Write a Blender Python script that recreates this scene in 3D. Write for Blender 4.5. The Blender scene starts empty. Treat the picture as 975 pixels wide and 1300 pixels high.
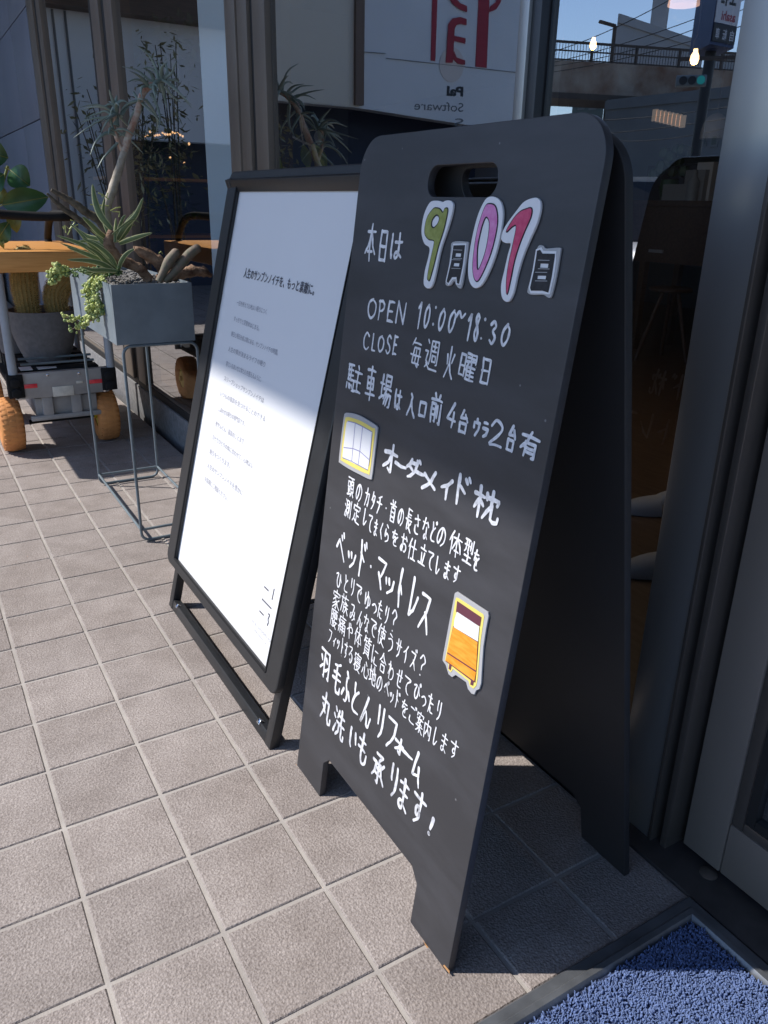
import bpy, bmesh, math, random
from mathutils import Vector, Matrix, noise
random.seed(7)
C = bpy.context.scene
COL = C.collection
R = math.radians

# ------------------------------------------------------------------ camera
# pose solved from the 200 mm floor tiles; X along the shop entrance, Y along the shop front, Z up
FPX = 995.77; CX, CY = 487.5, 650.0
CAM = Vector((-0.29505, -3.21562, 1.21040))
RR = Vector((0.86104421, -0.50818017, 0.01886229))
RD = Vector((-0.17060853, -0.32361797, -0.9306794))
RF = Vector((0.47905699, 0.79813804, -0.36534925))
cam_d = bpy.data.cameras.new('camera'); cam = bpy.data.objects.new('camera', cam_d); COL.objects.link(cam)
up = -RD; back = -RF
m = Matrix(((RR.x, up.x, back.x, CAM.x), (RR.y, up.y, back.y, CAM.y), (RR.z, up.z, back.z, CAM.z), (0, 0, 0, 1)))
cam.matrix_world = m
cam_d.sensor_fit = 'VERTICAL'; cam_d.sensor_height = 36; cam_d.lens = FPX / 1300 * 36
cam_d.clip_start = 0.02; cam_d.clip_end = 3000
C.camera = cam

# ------------------------------------------------------------------ sky and sun
SUNDIR = Vector((0.76, -0.509, -1.0)).normalized()      # the way the light travels
w = bpy.data.worlds.new('World'); C.world = w; w.use_nodes = True
nt = w.node_tree; bg = nt.nodes['Background']
sky = nt.nodes.new('ShaderNodeTexSky'); sky.sky_type = 'NISHITA'; sky.sun_disc = False
sky.sun_elevation = math.asin(-SUNDIR.z); sky.sun_rotation = math.atan2(-SUNDIR.x, -SUNDIR.y)
sky.air_density = 1.0; sky.dust_density = 0.4; sky.ozone_density = 3.5
tc = nt.nodes.new('ShaderNodeTexCoord')
sep = nt.nodes.new('ShaderNodeSeparateXYZ'); nt.links.new(tc.outputs['Generated'], sep.inputs[0])
add = nt.nodes.new('ShaderNodeMath'); add.operation = 'ADD'; add.inputs[1].default_value = 0.25; nt.links.new(sep.outputs['Z'], add.inputs[0])
dv = nt.nodes.new('ShaderNodeVectorMath'); dv.operation = 'DIVIDE'
nt.links.new(tc.outputs['Generated'], dv.inputs[0]); nt.links.new(add.outputs[0], dv.inputs[1])
cn = nt.nodes.new('ShaderNodeTexNoise'); cn.inputs['Scale'].default_value = 2.3; cn.inputs['Detail'].default_value = 7; cn.inputs['Roughness'].default_value = 0.58
nt.links.new(dv.outputs[0], cn.inputs['Vector'])
cr = nt.nodes.new('ShaderNodeValToRGB'); cr.color_ramp.elements[0].position = 0.60; cr.color_ramp.elements[1].position = 0.72
# a bank of cloud low in the west-south-west, thin elsewhere
cd0 = Vector((-0.72, 0.62, 0.30)).normalized()
dt = nt.nodes.new('ShaderNodeVectorMath'); dt.operation = 'DOT_PRODUCT'; dt.inputs[1].default_value = cd0; nt.links.new(tc.outputs['Generated'], dt.inputs[0])
cm = nt.nodes.new('ShaderNodeMapRange'); cm.inputs['From Min'].default_value = .955; cm.inputs['From Max'].default_value = .995; cm.inputs['To Min'].default_value = -.08; cm.inputs['To Max'].default_value = .0
nt.links.new(dt.outputs['Value'], cm.inputs['Value'])
ca = nt.nodes.new('ShaderNodeMath'); ca.operation = 'ADD'; nt.links.new(cn.outputs['Fac'], ca.inputs[0]); nt.links.new(cm.outputs[0], ca.inputs[1])
nt.links.new(ca.outputs[0], cr.inputs[0])
mx = nt.nodes.new('ShaderNodeMixRGB'); mx.inputs[2].default_value = (9.0, 9.4, 10.0, 1)
wb = nt.nodes.new('ShaderNodeMixRGB'); wb.blend_type = 'MULTIPLY'; wb.inputs[0].default_value = 1; wb.inputs[2].default_value = (.93, .985, 1.08, 1)
nt.links.new(sky.outputs[0], wb.inputs[1])
nt.links.new(cr.outputs[0], mx.inputs[0]); nt.links.new(wb.outputs[0], mx.inputs[1])
nt.links.new(mx.outputs[0], bg.inputs[0]); bg.inputs[1].default_value = 0.15

sd = bpy.data.lights.new('sun', 'SUN'); sd.energy = 4.6; sd.angle = R(0.55); sd.color = (1.0, 0.955, 0.90)
so = bpy.data.objects.new('sun', sd); COL.objects.link(so); so.location = (-8, 6, 12)
so.rotation_euler = SUNDIR.to_track_quat('-Z', 'Y').to_euler()

C.view_settings.view_transform = 'Standard'; C.view_settings.look = 'None'
C.view_settings.exposure = 0.25; C.view_settings.gamma = 1.0
try: C.view_settings.use_curve_mapping = False
except Exception: pass
C.render.engine = 'CYCLES'
C.cycles.use_denoising = True
C.cycles.max_bounces = 8; C.cycles.diffuse_bounces = 3; C.cycles.transparent_max_bounces = 12
C.cycles.caustics_reflective = False; C.cycles.caustics_refractive = False

# ------------------------------------------------------------------ pixel rays of the photograph -> points on real surfaces
def ray(u, v):
    return (RR * ((u - CX) / FPX) + RD * ((v - CY) / FPX) + RF).normalized()
def hit(u, v, n, d):
    r = ray(u, v); n = Vector(n); return CAM + r * ((d - n.dot(CAM)) / n.dot(r))
def Xp(u, v, x): return hit(u, v, (1, 0, 0), x)
def Yp(u, v, y): return hit(u, v, (0, 1, 0), y)
def Zp(u, v, z=0): return hit(u, v, (0, 0, 1), z)
XG = 0.86                                                # plane of the shop glass
def MV(p): return Vector((2 * XG - p[0], p[1], p[2]))    # what the glass mirrors stands on the street side

# ------------------------------------------------------------------ object helpers
WL = {}
def empty(name, loc, label=None, cat=None, group=None):
    o = bpy.data.objects.new(name, None); COL.objects.link(o); o.location = loc; o.empty_display_size = 0.1
    WL[o.name] = Vector(loc)
    tag(o, label, cat, group); return o
def tag(o, label=None, cat=None, group=None, kind=None):
    if label: o['label'] = label
    if cat: o['category'] = cat
    if group: o['group'] = group
    if kind: o['kind'] = kind
    return o
def link(name, me, mat=None, parent=None, smooth=False, base=None):
    """me is in world coordinates; shift it to its parent's (or its own) base"""
    b = WL[parent.name] if parent else (Vector(base) if base is not None else Vector((0, 0, 0)))
    me.transform(Matrix.Translation(-b))
    o = bpy.data.objects.new(name, me); COL.objects.link(o)
    if parent: o.parent = parent
    else: o.location = b
    WL[o.name] = b.copy()
    if mat:
        me.materials.clear()
        for mm in (mat if isinstance(mat, (list, tuple)) else [mat]): me.materials.append(mm)
    if smooth:
        for p in me.polygons: p.use_smooth = True
    me.name = name
    return o
class MB:
    def __init__(s): s.v = []; s.f = []; s.mi = []
    def face(s, pts, mi=0):
        i = len(s.v); s.v += [tuple(p) for p in pts]; s.f.append(tuple(range(i, i + len(pts)))); s.mi.append(mi)
    def quadbox(s, a, b, mi=0):
        """box from 8 corners: a = lower ring of 4, b = upper ring of 4"""
        i = len(s.v); s.v += [tuple(p) for p in a] + [tuple(p) for p in b]
        for f in ((3, 2, 1, 0), (4, 5, 6, 7), (0, 1, 5, 4), (1, 2, 6, 5), (2, 3, 7, 6), (3, 0, 4, 7)):
            s.f.append(tuple(i + k for k in f)); s.mi.append(mi)
    def box(s, x0, x1, y0, y1, z0, z1, mi=0):
        if x0 > x1: x0, x1 = x1, x0
        if y0 > y1: y0, y1 = y1, y0
        if z0 > z1: z0, z1 = z1, z0
        s.quadbox([(x0, y0, z0), (x1, y0, z0), (x1, y1, z0), (x0, y1, z0)], [(x0, y0, z1), (x1, y0, z1), (x1, y1, z1), (x0, y1, z1)], mi)
    def rbox(s, p0, p1, w, h, upv=(0, 0, 1), mi=0):
        """bar of width w, height h from p0 to p1"""
        p0 = Vector(p0); p1 = Vector(p1); d = (p1 - p0).normalized(); a = d.cross(Vector(upv))
        if a.length < 1e-5: a = d.cross(Vector((1, 0, 0)))
        a.normalize(); b = a.cross(d).normalized(); a *= w / 2; b *= h / 2
        s.quadbox([p0 - a - b, p0 + a - b, p0 + a + b, p0 - a + b], [p1 - a - b, p1 + a - b, p1 + a + b, p1 - a + b], mi)
    def tube(s, pts, r, n=8, mi=0, closed=False, cap=True, flat=1.0):
        pts = [Vector(p) for p in pts]; k = len(pts)
        rs = r if isinstance(r, (list, tuple)) else [r] * k
        i0 = len(s.v); prev = None
        for i, p in enumerate(pts):
            if closed: t = (pts[(i + 1) % k] - pts[i - 1])
            else: t = (pts[min(i + 1, k - 1)] - pts[max(i - 1, 0)])
            if t.length < 1e-9: t = Vector((0, 0, 1))
            t.normalize()
            if prev is None:
                a = t.cross(Vector((0, 0, 1)))
                if a.length < 0.05: a = t.cross(Vector((0, 1, 0)))
            else: a = prev - t * prev.dot(t)
            if a.length < 1e-6: a = t.orthogonal()
            a.normalize(); prev = a; b = t.cross(a)
            for j in range(n):
                th = 2 * math.pi * j / n
                s.v.append(tuple(p + a * (math.cos(th) * rs[i]) + b * (math.sin(th) * rs[i] * flat)))
        m_ = k if closed else k - 1
        for i in range(m_):
            for j in range(n):
                a0 = i0 + i * n + j; a1 = i0 + i * n + (j + 1) % n
                b0 = i0 + ((i + 1) % k) * n + j; b1 = i0 + ((i + 1) % k) * n + (j + 1) % n
                s.f.append((a0, a1, b1, b0)); s.mi.append(mi)
        if cap and not closed:
            s.f.append(tuple(i0 + j for j in range(n))[::-1]); s.mi.append(mi)
            s.f.append(tuple(i0 + (k - 1) * n + j for j in range(n))); s.mi.append(mi)
    def lathe(s, c, prof, n=32, mi=0, axis='Z', cap=True):
        c = Vector(c); i0 = len(s.v); k = len(prof)
        for (r, h) in prof:
            for j in range(n):
                th = 2 * math.pi * j / n; x, y = r * math.cos(th), r * math.sin(th)
                o = {'Z': (x, y, h), 'X': (h, x, y), 'Y': (y, h, x)}[axis]
                s.v.append((c.x + o[0], c.y + o[1], c.z + o[2]))
        for i in range(k - 1):
            for j in range(n):
                s.f.append((i0 + i * n + j, i0 + i * n + (j + 1) % n, i0 + (i + 1) * n + (j + 1) % n, i0 + (i + 1) * n + j)); s.mi.append(mi)
        if cap:
            s.f.append(tuple(i0 + j for j in range(n))[::-1]); s.mi.append(mi)
            s.f.append(tuple(i0 + (k - 1) * n + j for j in range(n))); s.mi.append(mi)
    def ball(s, c, r, n=8, m=5, mi=0, sx=1, sy=1, sz=1):
        s.lathe_scaled(c, r, n, m, mi, sx, sy, sz)
    def lathe_scaled(s, c, r, n, m, mi, sx, sy, sz):
        i0 = len(s.v)
        for i in range(m + 1):
            ph = math.pi * i / m
            for j in range(n):
                th = 2 * math.pi * j / n
                s.v.append((c[0] + r * sx * math.sin(ph) * math.cos(th), c[1] + r * sy * math.sin(ph) * math.sin(th), c[2] - r * sz * math.cos(ph)))
        for i in range(m):
            for j in range(n):
                s.f.append((i0 + i * n + j, i0 + i * n + (j + 1) % n, i0 + (i + 1) * n + (j + 1) % n, i0 + (i + 1) * n + j)); s.mi.append(mi)
    def mesh(s, name='mesh', weld=True):
        me = bpy.data.meshes.new(name); me.from_pydata(s.v, [], s.f)
        me.polygons.foreach_set('material_index', s.mi); me.update(); me.validate()
        return me
    def build(s, name, mat, parent=None, smooth=False, base=None, bevel=0, seg=2, angle=40):
        me = s.mesh(name)
        if bevel or smooth:
            bm = bmesh.new(); bm.from_mesh(me); bmesh.ops.remove_doubles(bm, verts=bm.verts, dist=1e-6)
            bmesh.ops.recalc_face_normals(bm, faces=bm.faces)
            if bevel:
                ed = [e for e in bm.edges if len(e.link_faces) == 2 and e.calc_face_angle(0) > R(angle)]
                bmesh.ops.bevel(bm, geom=ed, offset=bevel, segments=seg, affect='EDGES', profile=0.5, clamp_overlap=True)
            bm.to_mesh(me); bm.free()
        o = link(name, me, mat, parent, smooth=smooth, base=base)
        if smooth or bevel:
            try:
                for p in me.polygons: p.use_smooth = True
                me.set_sharp_from_angle(angle=R(angle))
            except Exception: pass
        return o
class Frame:
    """a plane with origin O, axes eU, eV and outward normal n"""
    def __init__(s, O, eU, eV):
        s.O = Vector(O); s.u = Vector(eU).normalized(); s.v = Vector(eV).normalized(); s.n = s.u.cross(s.v).normalized()
    def P(s, U, V, h=0): return s.O + s.u * U + s.v * V + s.n * h
    def px(s, u, v):
        p = hit(u, v, s.n, s.n.dot(s.O)) - s.O; return p.dot(s.u), p.dot(s.v)
    def mat(s, h=0):
        o = s.O + s.n * h
        return Matrix(((s.u.x, s.v.x, s.n.x, o.x), (s.u.y, s.v.y, s.n.y, o.y), (s.u.z, s.v.z, s.n.z, o.z), (0, 0, 0, 1)))
    def jac(s, u, v):
        """pixels moved per metre along eU and eV at a pixel"""
        U, V = s.px(u, v)
        def pr(p):
            d = p - CAM; z = d.dot(RF); return CX + FPX * d.dot(RR) / z, CY + FPX * d.dot(RD) / z
        a = pr(s.P(U, V)); b = pr(s.P(U + .01, V)); c = pr(s.P(U, V + .01))
        return (b[0] - a[0]) * 100, (b[1] - a[1]) * 100, (c[0] - a[0]) * 100, (c[1] - a[1]) * 100
def outline_mesh(loops, thick, bevel=0.0):
    cu = bpy.data.curves.new('outline', 'CURVE'); cu.dimensions = '2D'; cu.fill_mode = 'BOTH'
    cu.extrude = max(thick / 2 - bevel, 0); cu.bevel_depth = bevel; cu.bevel_resolution = 1
    if bevel: cu.offset = -bevel
    for lp in loops:
        sp = cu.splines.new('POLY'); sp.points.add(len(lp) - 1)
        for q, (x, y) in zip(sp.points, lp): q.co = (x, y, 0, 1)
        sp.use_cyclic_u = True
    o = bpy.data.objects.new('outline', cu); COL.objects.link(o)
    dg = bpy.context.evaluated_depsgraph_get(); dg.update()
    me = bpy.data.meshes.new_from_object(o.evaluated_get(dg))
    bpy.data.objects.remove(o); bpy.data.curves.remove(cu)
    return me
def plate(name, loops, thick, fr, h0, mat, parent=None, bevel=0.0, base=None, smooth=False):
    me = outline_mesh(loops, thick, bevel)
    me.transform(fr.mat(h0 + thick / 2))
    o = link(name, me, mat, parent, base=base)
    if bevel:
        try:
            for p in me.polygons: p.use_smooth = True
            me.set_sharp_from_angle(angle=R(35))
        except Exception: pass
    return o
def rrect(x0, y0, x1, y1, r, n=8):
    if not isinstance(r, (list, tuple)): r = [r] * 4
    out = []
    for (cx, cy, a, rr) in ((x1 - r[0], y0 + r[0], -90, r[0]), (x1 - r[1], y1 - r[1], 0, r[1]), (x0 + r[2], y1 - r[2], 90, r[2]), (x0 + r[3], y0 + r[3], 180, r[3])):
        if rr <= 0: out.append((cx, cy)); continue
        for k in range(n + 1):
            t = R(a + 90 * k / n); out.append((cx + rr * math.cos(t), cy + rr * math.sin(t)))
    return out
def smoothloop(p, n=5):
    out = []; k = len(p)
    for i in range(k):
        a, b, c, d = (Vector(p[(i + j - 1) % k]) for j in range(4))
        for s in range(n):
            t = s / n
            q = 0.5 * ((2 * b) + (c - a) * t + (2 * a - 5 * b + 4 * c - d) * t * t + (3 * b - a - 3 * c + d) * t ** 3)
            out.append((q.x, q.y))
    return out
def spline(p, n=6):
    p = [Vector(q) for q in p]; out = []; k = len(p)
    for i in range(k - 1):
        a = p[i - 1] if i else p[0] * 2 - p[1]; b = p[i]; c = p[i + 1]; d = p[i + 2] if i + 2 < k else p[-1] * 2 - p[-2]
        for s in range(n):
            t = s / n
            out.append(0.5 * ((2 * b) + (c - a) * t + (2 * a - 5 * b + 4 * c - d) * t * t + (3 * b - a - 3 * c + d) * t ** 3))
    out.append(p[-1]); return out
def lerp_list(vals, n):
    out = []
    for i in range(n):
        t = i / (n - 1) * (len(vals) - 1); k = min(int(t), len(vals) - 2); out.append(vals[k] * (1 - (t - k)) + vals[k + 1] * (t - k))
    return out

# ------------------------------------------------------------------ lettering
GL = {}
def glyph(ch, off):
    """verts (x,y), faces of one character at size 1"""
    key = (ch, off)
    if key in GL: return GL[key]
    cu = bpy.data.curves.new('glyph', 'FONT'); cu.body = ch; cu.size = 1; cu.offset = off; cu.resolution_u = 3
    o = bpy.data.objects.new('glyph', cu); COL.objects.link(o)
    dg = bpy.context.evaluated_depsgraph_get(); dg.update()
    me = bpy.data.meshes.new_from_object(o.evaluated_get(dg))
    vs = [(v.co.x, v.co.y) for v in me.vertices]; fs = [tuple(p.vertices) for p in me.polygons]
    bpy.data.objects.remove(o); bpy.data.curves.remove(cu); bpy.data.meshes.remove(me)
    GL[key] = (vs, fs); return GL[key]
def put_glyph(mb, fr, ch, U, V, a, b, off=0.0, h=0.0008, fit=True, rot=0.0, wob=0.0, shear=0.0):
    """one character in the box a x b; off is the extra half width of the pen stroke in metres"""
    vs, fs = glyph(ch, 0.0)
    if not vs: return
    x0 = min(v[0] for v in vs); x1 = max(v[0] for v in vs); y0 = min(v[1] for v in vs); y1 = max(v[1] for v in vs)
    i0 = len(mb.v); cr_, sr_ = math.cos(rot), math.sin(rot); P2 = []
    if fit: a = max(a - 2 * off, .001); b = max(b - 2 * off, .001)
    for (x, y) in vs:
        if fit:
            px = ((x - x0) / max(x1 - x0, 1e-4) - .5) * a; py = ((y - y0) / max(y1 - y0, 1e-4) - .5) * b
        else:
            px = (x - 0.5) * a; py = (y - 0.36) * b
        px += shear * py
        px, py = px * cr_ - py * sr_, px * sr_ + py * cr_
        if wob:
            q = noise.noise_vector(Vector(((U + px) * 38, (V + py) * 38, 3.3)))
            px += q.x * wob; py += q.y * wob
        P2.append(Vector((U + px, V + py)))
        mb.v.append(tuple(fr.P(U + px, V + py, h)))
    cnt = {}
    for f in fs:
        mb.f.append(tuple(i0 + k for k in f)); mb.mi.append(0)
        for p, q in zip(f, f[1:] + f[:1]): cnt[(min(p, q), max(p, q))] = cnt.get((min(p, q), max(p, q)), 0) + 1
    if off:
        used = set()
        for (p, q), n_ in cnt.items():
            if n_ != 1: continue
            A, B = P2[p], P2[q]; d = B - A
            if d.length < 1e-6: continue
            d.normalize(); nn = Vector((-d.y, d.x)) * off; used.add(p); used.add(q)
            mb.face([fr.P(*(A - nn), h + .00012), fr.P(*(B - nn), h + .00012), fr.P(*(B + nn), h + .00012), fr.P(*(A + nn), h + .00012)])
        for p in used:
            A = P2[p]; o_ = off * random.uniform(.9, 1.08)
            mb.face([fr.P(A.x + o_ * math.cos(k * .7854), A.y + o_ * math.sin(k * .7854), h + .00024) for k in range(8)])
def text_line(mb, fr, s, U, V, size, adv=0.6, off=0.0, h=0.001, bold=False, width=1.0):
    """upright printed text starting at U,V (baseline), latin"""
    cu = bpy.data.curves.new('textline', 'FONT'); cu.body = s; cu.size = size; cu.offset = off
    o = bpy.data.objects.new('textline', cu); COL.objects.link(o)
    dg = bpy.context.evaluated_depsgraph_get(); dg.update()
    me = bpy.data.meshes.new_from_object(o.evaluated_get(dg))
    i0 = len(mb.v)
    for v in me.vertices: mb.v.append(tuple(fr.P(U + v.co.x * width, V + v.co.y, h)))
    for p in me.polygons: mb.f.append(tuple(i0 + k for k in p.vertices)); mb.mi.append(0)
    bpy.data.objects.remove(o); bpy.data.curves.remove(cu); bpy.data.meshes.remove(me)

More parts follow.
